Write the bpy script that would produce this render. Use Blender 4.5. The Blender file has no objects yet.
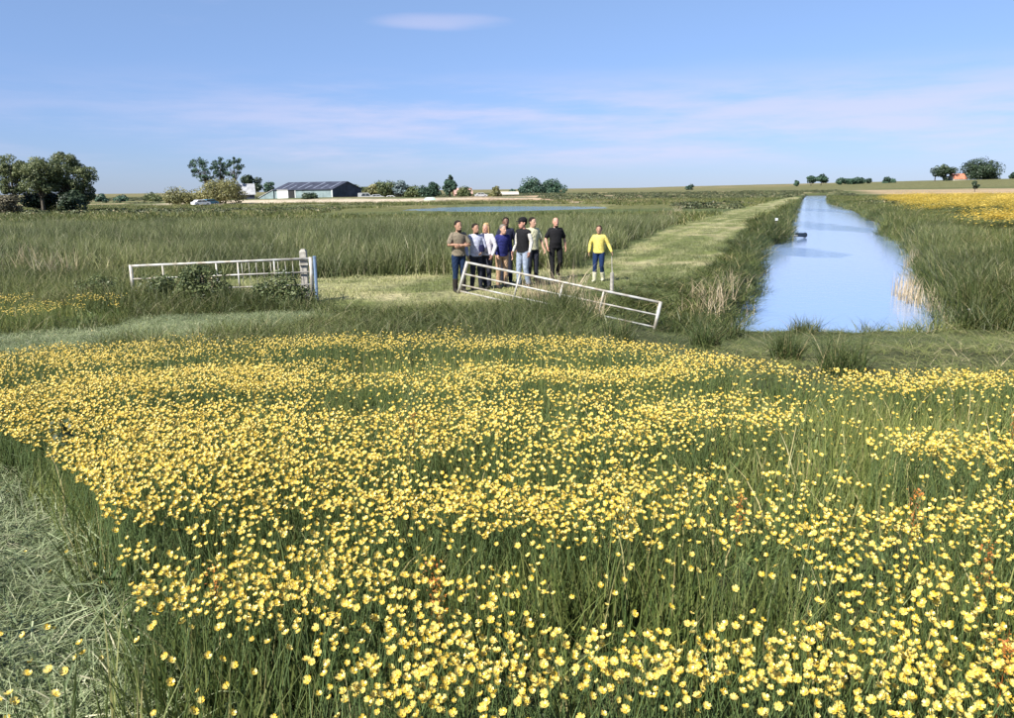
import bpy, math, random
import numpy as np
from mathutils import Vector, Matrix

random.seed(7)
RNG = np.random.default_rng(11)
sc = bpy.context.scene
COL = sc.collection

# ------------------------------------------------------------------ camera, sky, sun, exposure
F = 800.0                    # focal length in pixels of a 1014 x 718 picture
ZC = 2.55
PITCH = math.atan(170.0 / F)
ROLL = math.radians(-0.65)
cam_d = bpy.data.cameras.new("camera")
cam = bpy.data.objects.new("camera", cam_d)
COL.objects.link(cam)
cam_d.sensor_width = 36.0
cam_d.lens = 36.0 * F / 1014.0
cam_d.clip_start = 0.05
cam_d.clip_end = 20000
CAM_M = Matrix.Translation((0, 0, ZC)) @ Matrix.Rotation(math.pi / 2 - PITCH, 4, 'X') @ Matrix.Rotation(ROLL, 4, 'Z')
cam.matrix_world = CAM_M
sc.camera = cam

SUN_EL = math.radians(46)
SUN_AZ = math.radians(222)      # compass angle of the sun, clockwise from +Y: behind the camera, to its left
world = bpy.data.worlds.new("World")
sc.world = world
world.use_nodes = True
wn, wl = world.node_tree.nodes, world.node_tree.links
wn.clear()
w_out = wn.new("ShaderNodeOutputWorld")
w_bg = wn.new("ShaderNodeBackground")
w_bg.inputs[1].default_value = 0.062
sky = wn.new("ShaderNodeTexSky")
sky.sky_type = 'NISHITA'
sky.sun_disc = False
sky.sun_elevation = SUN_EL
sky.sun_rotation = SUN_AZ
sky.altitude = 0
sky.air_density = 1.0
sky.dust_density = 0.0
sky.ozone_density = 3.0
w_tint = wn.new("ShaderNodeMix"); w_tint.data_type = 'RGBA'; w_tint.blend_type = 'MULTIPLY'
w_tint.inputs[0].default_value = 1.0
w_el = wn.new("ShaderNodeValToRGB")
w_el.color_ramp.elements[0].color = (0.42, 0.555, 1.02, 1); w_el.color_ramp.elements[0].position = 0.0
w_el.color_ramp.elements[1].color = (1.13, 1.10, 1.20, 1); w_el.color_ramp.elements[1].position = 0.26
wl.new(w_el.outputs[0], w_tint.inputs[7])
wl.new(sky.outputs[0], w_tint.inputs[6])
# thin streaky clouds, laid on a flat layer above the land
w_geo = wn.new("ShaderNodeTexCoord")
w_sep = wn.new("ShaderNodeSeparateXYZ"); wl.new(w_geo.outputs["Generated"], w_sep.inputs[0])
def wmath(op, a, b=None, c=None):
    n = wn.new("ShaderNodeMath"); n.operation = op
    for i, v in enumerate((a, b, c)):
        if v is None: continue
        if isinstance(v, (int, float)): n.inputs[i].default_value = v
        else: wl.new(v, n.inputs[i])
    return n.outputs[0]
wl.new(w_sep.outputs[2], w_el.inputs[0])
w_z = wmath('MAXIMUM', w_sep.outputs[2], 0.0)
w_az = wmath('ARCTAN2', w_sep.outputs[0], w_sep.outputs[1])
w_comb = wn.new("ShaderNodeCombineXYZ")
wl.new(wmath('MULTIPLY', w_az, -3.4), w_comb.inputs[0]); wl.new(wmath('MULTIPLY', w_sep.outputs[2], 26.0), w_comb.inputs[1])
w_no = wn.new("ShaderNodeTexNoise"); w_no.inputs["Scale"].default_value = 1.0
w_no.inputs["Detail"].default_value = 8; w_no.inputs["Roughness"].default_value = 0.6
w_comb.inputs[2].default_value = 2.4
wl.new(w_comb.outputs[0], w_no.inputs["Vector"])
def wramp(v, a, b):
    n = wn.new("ShaderNodeMapRange"); n.interpolation_type = 'SMOOTHSTEP'
    n.inputs[1].default_value = a; n.inputs[2].default_value = b; wl.new(v, n.inputs[0]); return n.outputs[0]
w_band = wmath('MULTIPLY', wramp(w_sep.outputs[2], 0.01, 0.045), wramp(w_sep.outputs[2], 0.15, 0.08))
w_low = wmath('MULTIPLY', wmath('MULTIPLY', wramp(w_no.outputs["Fac"], 0.36, 0.64), w_band), wmath('ADD', wmath('MULTIPLY', wramp(w_az, -0.5, -0.1), 0.65), 0.35))
# a few small high wisps
w_comb2 = wn.new("ShaderNodeCombineXYZ")
wl.new(wmath('MULTIPLY', w_az, 5.0), w_comb2.inputs[0]); wl.new(wmath('MULTIPLY', w_sep.outputs[2], 30.0), w_comb2.inputs[1]); w_comb2.inputs[2].default_value = 1.3
w_no2 = wn.new("ShaderNodeTexNoise"); w_no2.inputs["Scale"].default_value = 1.0; w_no2.inputs["Detail"].default_value = 6
wl.new(w_comb2.outputs[0], w_no2.inputs["Vector"])
w_dx = wmath('DIVIDE', wmath('ADD', w_az, 0.075), 0.085); w_dz = wmath('DIVIDE', wmath('SUBTRACT', w_sep.outputs[2], 0.190), 0.011)
w_spot = wramp(wmath('ADD', wmath('ADD', wmath('MULTIPLY', w_dx, w_dx), wmath('MULTIPLY', w_dz, w_dz)), wmath('MULTIPLY', w_no2.outputs["Fac"], 2.6)), 2.3, 0.9)
w_high = wmath('MULTIPLY', wmath('MULTIPLY', wramp(w_no2.outputs["Fac"], 0.62, 0.80), wramp(w_sep.outputs[2], 0.16, 0.22)), 0.5)
w_cm = wmath('MULTIPLY', wmath('MAXIMUM', wmath('MAXIMUM', w_low, wmath('MULTIPLY', w_spot, 0.6)), w_high), 0.55)
w_cl = wn.new("ShaderNodeMix"); w_cl.data_type = 'RGBA'
wl.new(w_cm, w_cl.inputs[0]); wl.new(w_tint.outputs[2], w_cl.inputs[6])
w_cl.inputs[7].default_value = (6.6, 6.2, 7.9, 1)
wl.new(w_cl.outputs[2], w_bg.inputs[0])
wl.new(w_bg.outputs[0], w_out.inputs[0])

sun_d = bpy.data.lights.new("sun", 'SUN')
sun_d.energy = 5.0
sun_d.angle = math.radians(0.5)
sun_d.color = (1.0, 0.95, 0.86)
sun = bpy.data.objects.new("sun", sun_d)
COL.objects.link(sun)
sun_vec = Vector((math.sin(SUN_AZ) * math.cos(SUN_EL), math.cos(SUN_AZ) * math.cos(SUN_EL), math.sin(SUN_EL)))
sun.rotation_euler = (-sun_vec).to_track_quat('-Z', 'Y').to_euler()
sun.location = sun_vec * 50

vs = sc.view_settings
vs.view_transform = 'Standard'; vs.look = 'None'; vs.gamma = 1.0; vs.exposure = 1.0
vs.use_curve_mapping = False
sc.render.engine = 'CYCLES'
sc.cycles.use_denoising = True
sc.cycles.max_bounces = 6
sc.cycles.diffuse_bounces = 3
sc.cycles.glossy_bounces = 2
sc.cycles.transmission_bounces = 4
sc.cycles.transparent_max_bounces = 4
sc.cycles.caustics_reflective = False
sc.cycles.caustics_refractive = False

# ------------------------------------------------------------------ rays from picture to world
R3 = np.array(CAM_M.to_3x3())
def ray(px, py):
    d = R3 @ np.array(((px - 507.0) / F, (359.0 - py) / F, -1.0))
    return d
def atY(px, py, Y):
    d = ray(px, py); t = Y / d[1]
    return Vector((d[0] * t, Y, ZC + d[2] * t))
def atz(px, py, z=0.0):
    d = ray(px, py); t = (z - ZC) / d[2]
    return Vector((d[0] * t, d[1] * t, z))
def smooth(a, b, x):
    t = np.clip((np.asarray(x, float) - a) / (b - a), 0, 1)
    return t * t * (3 - 2 * t)

# cheap value noise for the terrain and the planting
_perm = np.random.default_rng(3).permutation(4096)
_val = np.random.default_rng(4).random(4096)
def vnoise(x, y, s=1.0, seed=0):
    x = np.asarray(x, float) / s + seed * 17.3; y = np.asarray(y, float) / s + seed * 9.1
    xi = np.floor(x).astype(np.int64); yi = np.floor(y).astype(np.int64)
    fx = x - xi; fy = y - yi
    fx = fx * fx * (3 - 2 * fx); fy = fy * fy * (3 - 2 * fy)
    def h(a, b): return _val[_perm[(a + _perm[b & 4095]) & 4095]]
    return (h(xi, yi) * (1 - fx) + h(xi + 1, yi) * fx) * (1 - fy) + (h(xi, yi + 1) * (1 - fx) + h(xi + 1, yi + 1) * fx) * fy
def fbm(x, y, s=1.0, seed=0, o=3):
    t = 0; a = 1; n = 0
    for k in range(o):
        t = t + a * vnoise(x, y, s / 2 ** k, seed + k); n += a; a *= 0.5
    return t / n
def in_poly(x, y, poly):
    x = np.asarray(x); y = np.asarray(y); c = np.zeros(x.shape, bool)
    n = len(poly)
    for i in range(n):
        x0, y0 = poly[i]; x1, y1 = poly[(i + 1) % n]
        m = ((y0 > y) != (y1 > y)) & (x < (x1 - x0) * (y - y0) / ((y1 - y0) + 1e-12) + x0)
        c ^= m
    return c

# ------------------------------------------------------------------ lie of the land
WZ = -0.70                   # canal water level
CL = [(740, 331), (757, 280), (763, 258), (765, 249), (790, 240.5), (795, 219), (800, 205), (807, 195.5)]
CR = [(950, 331), (927, 292), (918, 262), (906, 245), (882, 235), (886, 227), (868, 220), (850, 210), (829, 204), (825, 195.5)]
CLw = np.array([atz(a, b, WZ)[:2] for a, b in CL]); CRw = np.array([atz(a, b, WZ)[:2] for a, b in CR])
CY0, CY1 = CLw[0, 1], min(CLw[-1, 1], CRw[-1, 1])
def canal_l(y): return np.interp(y, CLw[:, 1], CLw[:, 0])
def canal_r(y): return np.interp(y, CRw[:, 1], CRw[:, 0])
def xc(y): return 8.2 + 0.385 * (np.asarray(y, float) - 18.5)

TRACK_PX = [(150, 281), (318, 277), (455, 274), (590, 268), (628, 250), (682, 223), (757, 204.5), (792, 197), (802, 197), (781, 207), (749, 224), (722, 251), (698, 277), (655, 283), (605, 288), (545, 296), (500, 304), (455, 312), (330, 308), (318, 302), (200, 300)]
TRACK = [tuple(atz(a, b, 0.0)[:2]) for a, b in TRACK_PX]
TLe = np.array([atz(a, b, 0)[:2] for a, b in [(590, 268), (628, 250), (682, 223), (757, 204.5), (792, 197)]])
TRe = np.array([atz(a, b, 0)[:2] for a, b in [(698, 277), (722, 251), (749, 224), (781, 207), (802, 197)]])
def track_l(y): return np.interp(y, TLe[:, 1], TLe[:, 0])
def track_r(y): return np.interp(y, TRe[:, 1], TRe[:, 0])
POND = (-0.5, 116.0, 15.0, 19.0)

def gz(x, y):
    x = np.asarray(x, float); y = np.asarray(y, float)
    z = 0.85 * (1 - smooth(1.0, 13.5, y))
    z = z + (fbm(x, y, 2.2, 1) - 0.5) * 0.10 + (fbm(x, y, 40, 5) - 0.5) * 0.35 * smooth(40, 120, y)
    # dip of the ground towards the canal head
    z = z - 0.55 * smooth(11.5, 17.0, y) * smooth(1.0, 4.2, x) * (1 - smooth(11.0, 13.5, x)) * (1 - smooth(18.0, 20.5, y))
    # canal trench
    l = canal_l(y); r = canal_r(y)
    d = np.maximum(np.maximum(l - x, x - r), np.maximum((CY0 - 0.2 - y + 1.1 * (vnoise(x, y * 0, 0.8, 6) - 0.5)), (y - CY1) * 0.4))
    bank = smooth(-0.5, 0.75, d)
    z = np.where(d < 1.6, z * bank + (-1.5) * (1 - bank), z)
    # pond
    e = np.sqrt(((x - POND[0]) / POND[2]) ** 2 + ((y - POND[1]) / POND[3]) ** 2) + (fbm(x, y, 9, 21) - 0.5) * 0.35
    z = z - 0.75 * (1 - smooth(0.80, 1.08, e))
    # sea bank rising to the right on the skyline
    z = z + 5.6 * smooth(430, 540, y) * smooth(110, 330, x - 0.16 * (y - 430))
    # low spoil mounds by the farm
    z = z + 0.9 * np.exp(-((y - 196) / 16.0) ** 2) * smooth(-90, -70, x) * (1 - smooth(25, 45, x)) * (0.4 + fbm(x, y, 12, 31))
    return z
def on_ground(px, py, h=0.0):
    d = ray(px, py); t = 1.0
    lo, hi = 0.5, 4000.0
    ts = np.geomspace(1.0, 3000.0, 4000)
    g = ZC + d[2] * ts - gz(d[0] * ts, d[1] * ts) - h
    k = np.argmax(g < 0)
    t0, t1 = ts[max(k - 1, 0)], ts[k]
    for _ in range(30):
        m = 0.5 * (t0 + t1)
        if ZC + d[2] * m - float(gz(d[0] * m, d[1] * m)) - h < 0: t1 = m
        else: t0 = m
    return Vector((d[0] * t1, d[1] * t1, ZC + d[2] * t1))
def poly_px(pts): return [tuple(on_ground(a, b)[:2]) for a, b in pts]

MOWN_NEAR = poly_px([(-60, 475), (5, 482), (60, 512), (100, 565), (122, 625), (150, 712), (150, 760), (-60, 760)])
MOWN_BAND = poly_px([(-80, 344), (0, 339), (110, 331), (150, 320), (250, 316), (330, 314), (330, 322), (250, 333), (150, 343), (60, 356), (0, 362), (-80, 368)])
FLOWER_TOP = np.array([on_ground(a, b, 0.40)[:2] for a, b in [(-200, 352), (0, 352), (140, 344), (260, 337), (480, 337), (640, 343), (720, 356), (800, 371), (880, 375), (920, 366), (1010, 368), (1200, 368)]])
YELLOW_FAR = [tuple(atz(a, b, 0.3)[:2]) for a, b in [(880, 199), (930, 194.5), (1080, 190), (1080, 236), (1014, 236), (985, 231), (950, 228), (965, 221), (935, 217), (905, 208)]]
FLOWER_STRIP = poly_px([(-60, 318), (0, 314), (60, 313), (130, 315), (120, 326), (60, 331), (0, 336), (-60, 340)])
def flower_limit(x): return np.interp(x, FLOWER_TOP[:, 0], FLOWER_TOP[:, 1])

# ------------------------------------------------------------------ object helpers
def tag(o, label=None, cat=None, group=None, kind=None):
    if label: o["label"] = label
    if cat: o["category"] = cat
    if group: o["group"] = group
    if kind: o["kind"] = kind
    return o
def empty(name, loc=(0, 0, 0), rz=0.0):
    o = bpy.data.objects.new(name, None); COL.objects.link(o)
    o.location = loc; o.rotation_euler = (0, 0, rz); o.empty_display_size = 0.2
    return o
class MB:
    def __init__(self): self.v = []; self.f = []; self.n = 0
    def add(self, v, f):
        self.v.extend([tuple(p) for p in v]); self.f.extend([tuple(i + self.n for i in q) for q in f]); self.n += len(v)
    def box(self, c, s, M=None):
        v = [Vector((c[0] + s[0] * a / 2, c[1] + s[1] * b / 2, c[2] + s[2] * d / 2)) for a in (-1, 1) for b in (-1, 1) for d in (-1, 1)]
        if M is not None: v = [M @ p for p in v]
        self.add(v, [(0, 1, 3, 2), (4, 6, 7, 5), (0, 4, 5, 1), (2, 3, 7, 6), (0, 2, 6, 4), (1, 5, 7, 3)])
    def tube(self, pts, rad, n=6, caps=True):
        pts = [Vector(p) for p in pts]; rings = []
        up = Vector((0, 0, 1))
        for i, p in enumerate(pts):
            d = (pts[min(i + 1, len(pts) - 1)] - pts[max(i - 1, 0)])
            d = d.normalized() if d.length > 1e-9 else Vector((0, 0, 1))
            a = d.cross(up)
            if a.length < 0.05: a = d.cross(Vector((1, 0, 0)))
            a.normalize(); b = d.cross(a)
            r = rad[i] if hasattr(rad, '__len__') else rad
            rings.append([p + (a * math.cos(t) + b * math.sin(t)) * r for t in [2 * math.pi * k / n for k in range(n)]])
        v = [q for r in rings for q in r]; f = []
        for i in range(len(pts) - 1):
            for k in range(n):
                f.append((i * n + k, i * n + (k + 1) % n, (i + 1) * n + (k + 1) % n, (i + 1) * n + k))
        if caps:
            f.append(tuple(range(n - 1, -1, -1))); f.append(tuple((len(pts) - 1) * n + k for k in range(n)))
        self.add(v, f)
    def loft(self, secs, n=16):
        """secs: (centre, rx, ry, axis x, axis y)"""
        v = []; f = []
        for c, rx, ry, ax, ay in secs:
            c = Vector(c); ax = Vector(ax); ay = Vector(ay)
            for k in range(n):
                t = 2 * math.pi * k / n
                v.append(c + ax * (rx * math.cos(t)) + ay * (ry * math.sin(t)))
        for i in range(len(secs) - 1):
            for k in range(n):
                f.append((i * n + k, i * n + (k + 1) % n, (i + 1) * n + (k + 1) % n, (i + 1) * n + k))
        f.append(tuple(range(n - 1, -1, -1))); f.append(tuple((len(secs) - 1) * n + k for k in range(n)))
        self.add(v, f)
    def capsule(self, a, b, ra, rb, n=12):
        a = Vector(a); b = Vector(b); d = (b - a); L = d.length; d = d / max(L, 1e-6)
        pts = []; rad = []
        for t in (80, 50, 25): pts.append(a - d * ra * math.sin(math.radians(t))); rad.append(ra * math.cos(math.radians(t)))
        pts.append(a); rad.append(ra); pts.append(b); rad.append(rb)
        for t in (25, 50, 80): pts.append(b + d * rb * math.sin(math.radians(t))); rad.append(rb * math.cos(math.radians(t)))
        self.tube(pts, rad, n)
    def mesh(self, name):
        m = bpy.data.meshes.new(name); m.from_pydata(self.v, [], self.f); m.update()
        return m
    def build(self, name, mat, parent=None, smooth_=False):
        m = self.mesh(name)
        if mat: m.materials.append(mat)
        if smooth_: m.polygons.foreach_set("use_smooth", [True] * len(m.polygons))
        return link(name, m, parent)
def link(name, m, parent=None):
    o = bpy.data.objects.new(name, m); COL.objects.link(o)
    if parent: o.parent = parent
    return o
def np_mesh(name, V, quads=None, tris=None, mats=(), attrs=None, smooth_=False):
    m = bpy.data.meshes.new(name)
    V = np.asarray(V, np.float32)
    parts = []; 
    if quads is not None and len(quads): parts.append((np.asarray(quads, np.int32), 4))
    if tris is not None and len(tris): parts.append((np.asarray(tris, np.int32), 3))
    m.vertices.add(len(V)); m.vertices.foreach_set("co", V.ravel())
    loops = np.concatenate([p.ravel() for p, k in parts]); m.loops.add(len(loops)); m.loops.foreach_set("vertex_index", loops)
    tot = np.concatenate([np.full(len(p), k, np.int32) for p, k in parts])
    start = np.concatenate([[0], np.cumsum(tot)[:-1]]).astype(np.int32)
    m.polygons.add(len(tot)); m.polygons.foreach_set("loop_start", start); m.polygons.foreach_set("loop_total", tot)
    if smooth_: m.polygons.foreach_set("use_smooth", np.ones(len(tot), bool))
    m.update(calc_edges=True)
    for mt in mats: m.materials.append(mt)
    for k, (ty, arr) in (attrs or {}).items():
        a = m.attributes.new(k, ty, 'POINT')
        a.data.foreach_set({'FLOAT': 'value', 'FLOAT_VECTOR': 'vector', 'INT': 'value', 'FLOAT_COLOR': 'color'}[ty], np.asarray(arr).ravel())
    return m

# ------------------------------------------------------------------ materials
def new_mat(name):
    m = bpy.data.materials.new(name); m.use_nodes = True
    nt = m.node_tree; nt.nodes.clear()
    out = nt.nodes.new("ShaderNodeOutputMaterial")
    return m, nt.nodes, nt.links, out
def rgba(c): return (c[0], c[1], c[2], 1)
def plain(name, c, rough=0.7, var=0.15, scale=20.0, metal=0.0, spec=0.4, bump=0.0, c2=None):
    m, N, L, out = new_mat(name)
    b = N.new("ShaderNodeBsdfPrincipled"); L.new(b.outputs[0], out.inputs[0])
    b.inputs["Roughness"].default_value = rough; b.inputs["Metallic"].default_value = metal
    b.inputs["Specular IOR Level"].default_value = spec
    tc = N.new("ShaderNodeTexCoord"); no = N.new("ShaderNodeTexNoise")
    no.inputs["Scale"].default_value = scale; no.inputs["Detail"].default_value = 5
    L.new(tc.outputs["Object"], no.inputs["Vector"])
    mx = N.new("ShaderNodeMix"); mx.data_type = 'RGBA'
    c2 = c2 or [v * (1 - var * 1.6) for v in c]
    mx.inputs[6].default_value = rgba([min(1, v * (1 + var)) for v in c]); mx.inputs[7].default_value = rgba(c2)
    mr = N.new("ShaderNodeMapRange"); mr.inputs[1].default_value = 0.35; mr.inputs[2].default_value = 0.65
    L.new(no.outputs["Fac"], mr.inputs[0]); L.new(mr.outputs[0], mx.inputs[0])
    L.new(mx.outputs[2], b.inputs["Base Color"])
    if bump:
        bp = N.new("ShaderNodeBump"); bp.inputs["Strength"].default_value = bump; bp.inputs["Distance"].default_value = 0.02
        L.new(no.outputs["Fac"], bp.inputs["Height"]); L.new(bp.outputs[0], b.inputs["Normal"])
    return m
def leaf_mat(name, ca, cb, cc=None, trans=0.28, rough=0.5, spec=0.35, inst=True):
    """ca..cb over the per-blade random number, cc (dry) for the last few, brightness by per-clump tint"""
    m, N, L, out = new_mat(name)
    at = N.new("ShaderNodeAttribute"); at.attribute_name = "r"
    mx = N.new("ShaderNodeValToRGB"); e = mx.color_ramp.elements
    e[0].color = rgba(ca); e[0].position = 0.0; e[1].color = rgba(cb); e[1].position = 0.86
    if cc: q = e.new(0.97); q.color = rgba(cc)
    L.new(at.outputs["Fac"], mx.inputs[0])
    ti = N.new("ShaderNodeAttribute"); ti.attribute_name = "tint"; ti.attribute_type = 'INSTANCER' if inst else 'GEOMETRY'
    hs = N.new("ShaderNodeHueSaturation"); L.new(mx.outputs[0], hs.inputs["Color"])
    mv = N.new("ShaderNodeMapRange"); mv.inputs[3].default_value = 0.62; mv.inputs[4].default_value = 1.38
    L.new(ti.outputs["Fac"], mv.inputs[0]); L.new(mv.outputs[0], hs.inputs["Value"])
    mh = N.new("ShaderNodeMapRange"); mh.inputs[3].default_value = 0.515; mh.inputs[4].default_value = 0.485
    L.new(ti.outputs["Fac"], mh.inputs[0]); L.new(mh.outputs[0], hs.inputs["Hue"])
    b = N.new("ShaderNodeBsdfPrincipled"); b.inputs["Roughness"].default_value = rough
    b.inputs["Specular IOR Level"].default_value = spec
    L.new(hs.outputs[0], b.inputs["Base Color"])
    t = N.new("ShaderNodeBsdfTranslucent"); L.new(hs.outputs[0], t.inputs[0])
    ms = N.new("ShaderNodeMixShader"); ms.inputs[0].default_value = trans
    L.new(b.outputs[0], ms.inputs[1]); L.new(t.outputs[0], ms.inputs[2]); L.new(ms.outputs[0], out.inputs[0])
    return m

M = {}
M['meadow'] = leaf_mat('meadow_grass_green', (0.076, 0.110, 0.026), (0.205, 0.235, 0.072), (0.42, 0.37, 0.17))
M['rank'] = leaf_mat('rank_grass_green', (0.060, 0.086, 0.022), (0.18, 0.20, 0.066), (0.38, 0.33, 0.19))
M['reed'] = leaf_mat('reed_green', (0.066, 0.094, 0.030), (0.195, 0.215, 0.086), (0.46, 0.41, 0.27))
M['bank'] = leaf_mat('bank_grass_green', (0.052, 0.078, 0.020), (0.15, 0.168, 0.052), (0.33, 0.28, 0.14))
M['cut'] = leaf_mat('cut_grass_hay', (0.11, 0.155, 0.065), (0.34, 0.385, 0.215), (0.50, 0.48, 0.32), trans=0.2)
M['short'] = leaf_mat('mown_track_grass', (0.165, 0.19, 0.072), (0.305, 0.32, 0.145), (0.40, 0.37, 0.20), trans=0.25)
M['dead'] = leaf_mat('dead_reed_straw', (0.38, 0.29, 0.18), (0.58, 0.47, 0.32), (0.62, 0.54, 0.40), trans=0.15, inst=False)
M['scrub'] = leaf_mat('scrub_dark_green', (0.045, 0.060, 0.025), (0.11, 0.125, 0.055), (0.22, 0.18, 0.10), trans=0.15)
M['herb'] = leaf_mat('herb_leaf_green', (0.045, 0.085, 0.022), (0.13, 0.18, 0.055))
M['rush'] = leaf_mat('rush_green', (0.045, 0.075, 0.022), (0.10, 0.125, 0.04), (0.30, 0.24, 0.12), inst=False)
M['sorrel'] = leaf_mat('sorrel_rust', (0.34, 0.10, 0.03), (0.58, 0.27, 0.05), trans=0.2, inst=False)
M['thistle'] = leaf_mat('thistle_green', (0.020, 0.035, 0.016), (0.05, 0.07, 0.03), trans=0.2, inst=False)

def petal_mat():
    m, N, L, out = new_mat('buttercup_petal')
    b = N.new("ShaderNodeBsdfPrincipled"); b.inputs["Roughness"].default_value = 0.32
    b.inputs["Specular IOR Level"].default_value = 0.6
    at = N.new("ShaderNodeAttribute"); at.attribute_name = "r"
    rp = N.new("ShaderNodeValToRGB"); e = rp.color_ramp.elements
    e[0].color = (0.74, 0.57, 0.09, 1); e[1].color = (0.80, 0.675, 0.23, 1)
    e[0].position = 0.0; e[1].position = 1.0
    q = e.new(0.02); q.color = (0.62, 0.42, 0.03, 1)
    L.new(at.outputs["Fac"], rp.inputs[0]); L.new(rp.outputs[0], b.inputs["Base Color"])
    t = N.new("ShaderNodeBsdfTranslucent"); L.new(rp.outputs[0], t.inputs[0])
    ms = N.new("ShaderNodeMixShader"); ms.inputs[0].default_value = 0.3
    L.new(b.outputs[0], ms.inputs[1]); L.new(t.outputs[0], ms.inputs[2]); L.new(ms.outputs[0], out.inputs[0])
    return m
M['petal'] = petal_mat()
M['stem'] = plain('buttercup_stem', (0.10, 0.15, 0.05), 0.6)
M['steel'] = plain('galvanised_steel', (0.50, 0.50, 0.47), 0.5, 0.10, 5, metal=0.2, c2=(0.30, 0.26, 0.20))
M['post'] = plain('weathered_post_wood', (0.36, 0.34, 0.30), 0.85, 0.2, 12, bump=0.4)
M['bluepipe'] = plain('blue_plastic_pipe', (0.17, 0.25, 0.38), 0.5, 0.1, 10)
M['bark'] = plain('bark', (0.10, 0.085, 0.065), 0.9, 0.3, 6, bump=0.5)
M['roof_blue'] = plain('barn_roof_sheet', (0.042, 0.046, 0.068), 0.55, 0.25, 0.6)
M['rooflight'] = plain('roof_light_sheet', (0.17, 0.19, 0.24), 0.4, 0.15, 1)
M['wall_grey'] = plain('barn_wall_sheet', (0.20, 0.26, 0.27), 0.6, 0.15, 0.8)
M['wall_dark'] = plain('shaded_gable_shed_sheet', (0.035, 0.045, 0.07), 0.7, 0.2, 0.8)  # barn gable's shadow side put into the colour; also plain dark shed walls
M['white'] = plain('white_paint', (0.78, 0.78, 0.75), 0.5, 0.05, 3)
M['dark'] = plain('interior_shade_paint', (0.02, 0.02, 0.022), 0.8)
M['trim'] = plain('pale_trim', (0.6, 0.62, 0.62), 0.5)
M['red_roof'] = plain('clay_tile_roof', (0.50, 0.20, 0.12), 0.8, 0.25, 1.5)
M['pink_roof'] = plain('faded_tile_roof', (0.45, 0.28, 0.24), 0.8, 0.2, 1.5)
M['grey_roof'] = plain('grey_sheet_roof', (0.33, 0.34, 0.36), 0.6, 0.15, 1.5)
M['brick'] = plain('brick_wall', (0.33, 0.20, 0.14), 0.9, 0.2, 3)
M['render_wall'] = plain('cream_render', (0.62, 0.57, 0.48), 0.85, 0.08, 2)
M['glass'] = plain('window_glass', (0.03, 0.04, 0.05), 0.08, 0.05, 1, spec=0.8)
M['car_white'] = plain('white_car_paint', (0.78, 0.79, 0.80), 0.25, 0.03, 2, spec=0.6)
M['car_blue'] = plain('teal_car_paint', (0.03, 0.13, 0.20), 0.3, 0.05, 2, spec=0.6)
M['car_grey'] = plain('silver_car_paint', (0.42, 0.43, 0.44), 0.3, 0.05, 2, spec=0.6)
M['tyre'] = plain('tyre_rubber', (0.02, 0.02, 0.02), 0.85)
M['hub'] = plain('wheel_hub', (0.4, 0.4, 0.42), 0.4, metal=0.5)
M['mint'] = plain('mint_green_hull', (0.42, 0.66, 0.52), 0.5, 0.06, 2)
M['pipe'] = plain('outfall_pipe_black', (0.012, 0.02, 0.028), 0.4)
M['plank'] = plain('grey_plank', (0.30, 0.29, 0.25), 0.85, 0.2, 8)

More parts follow.
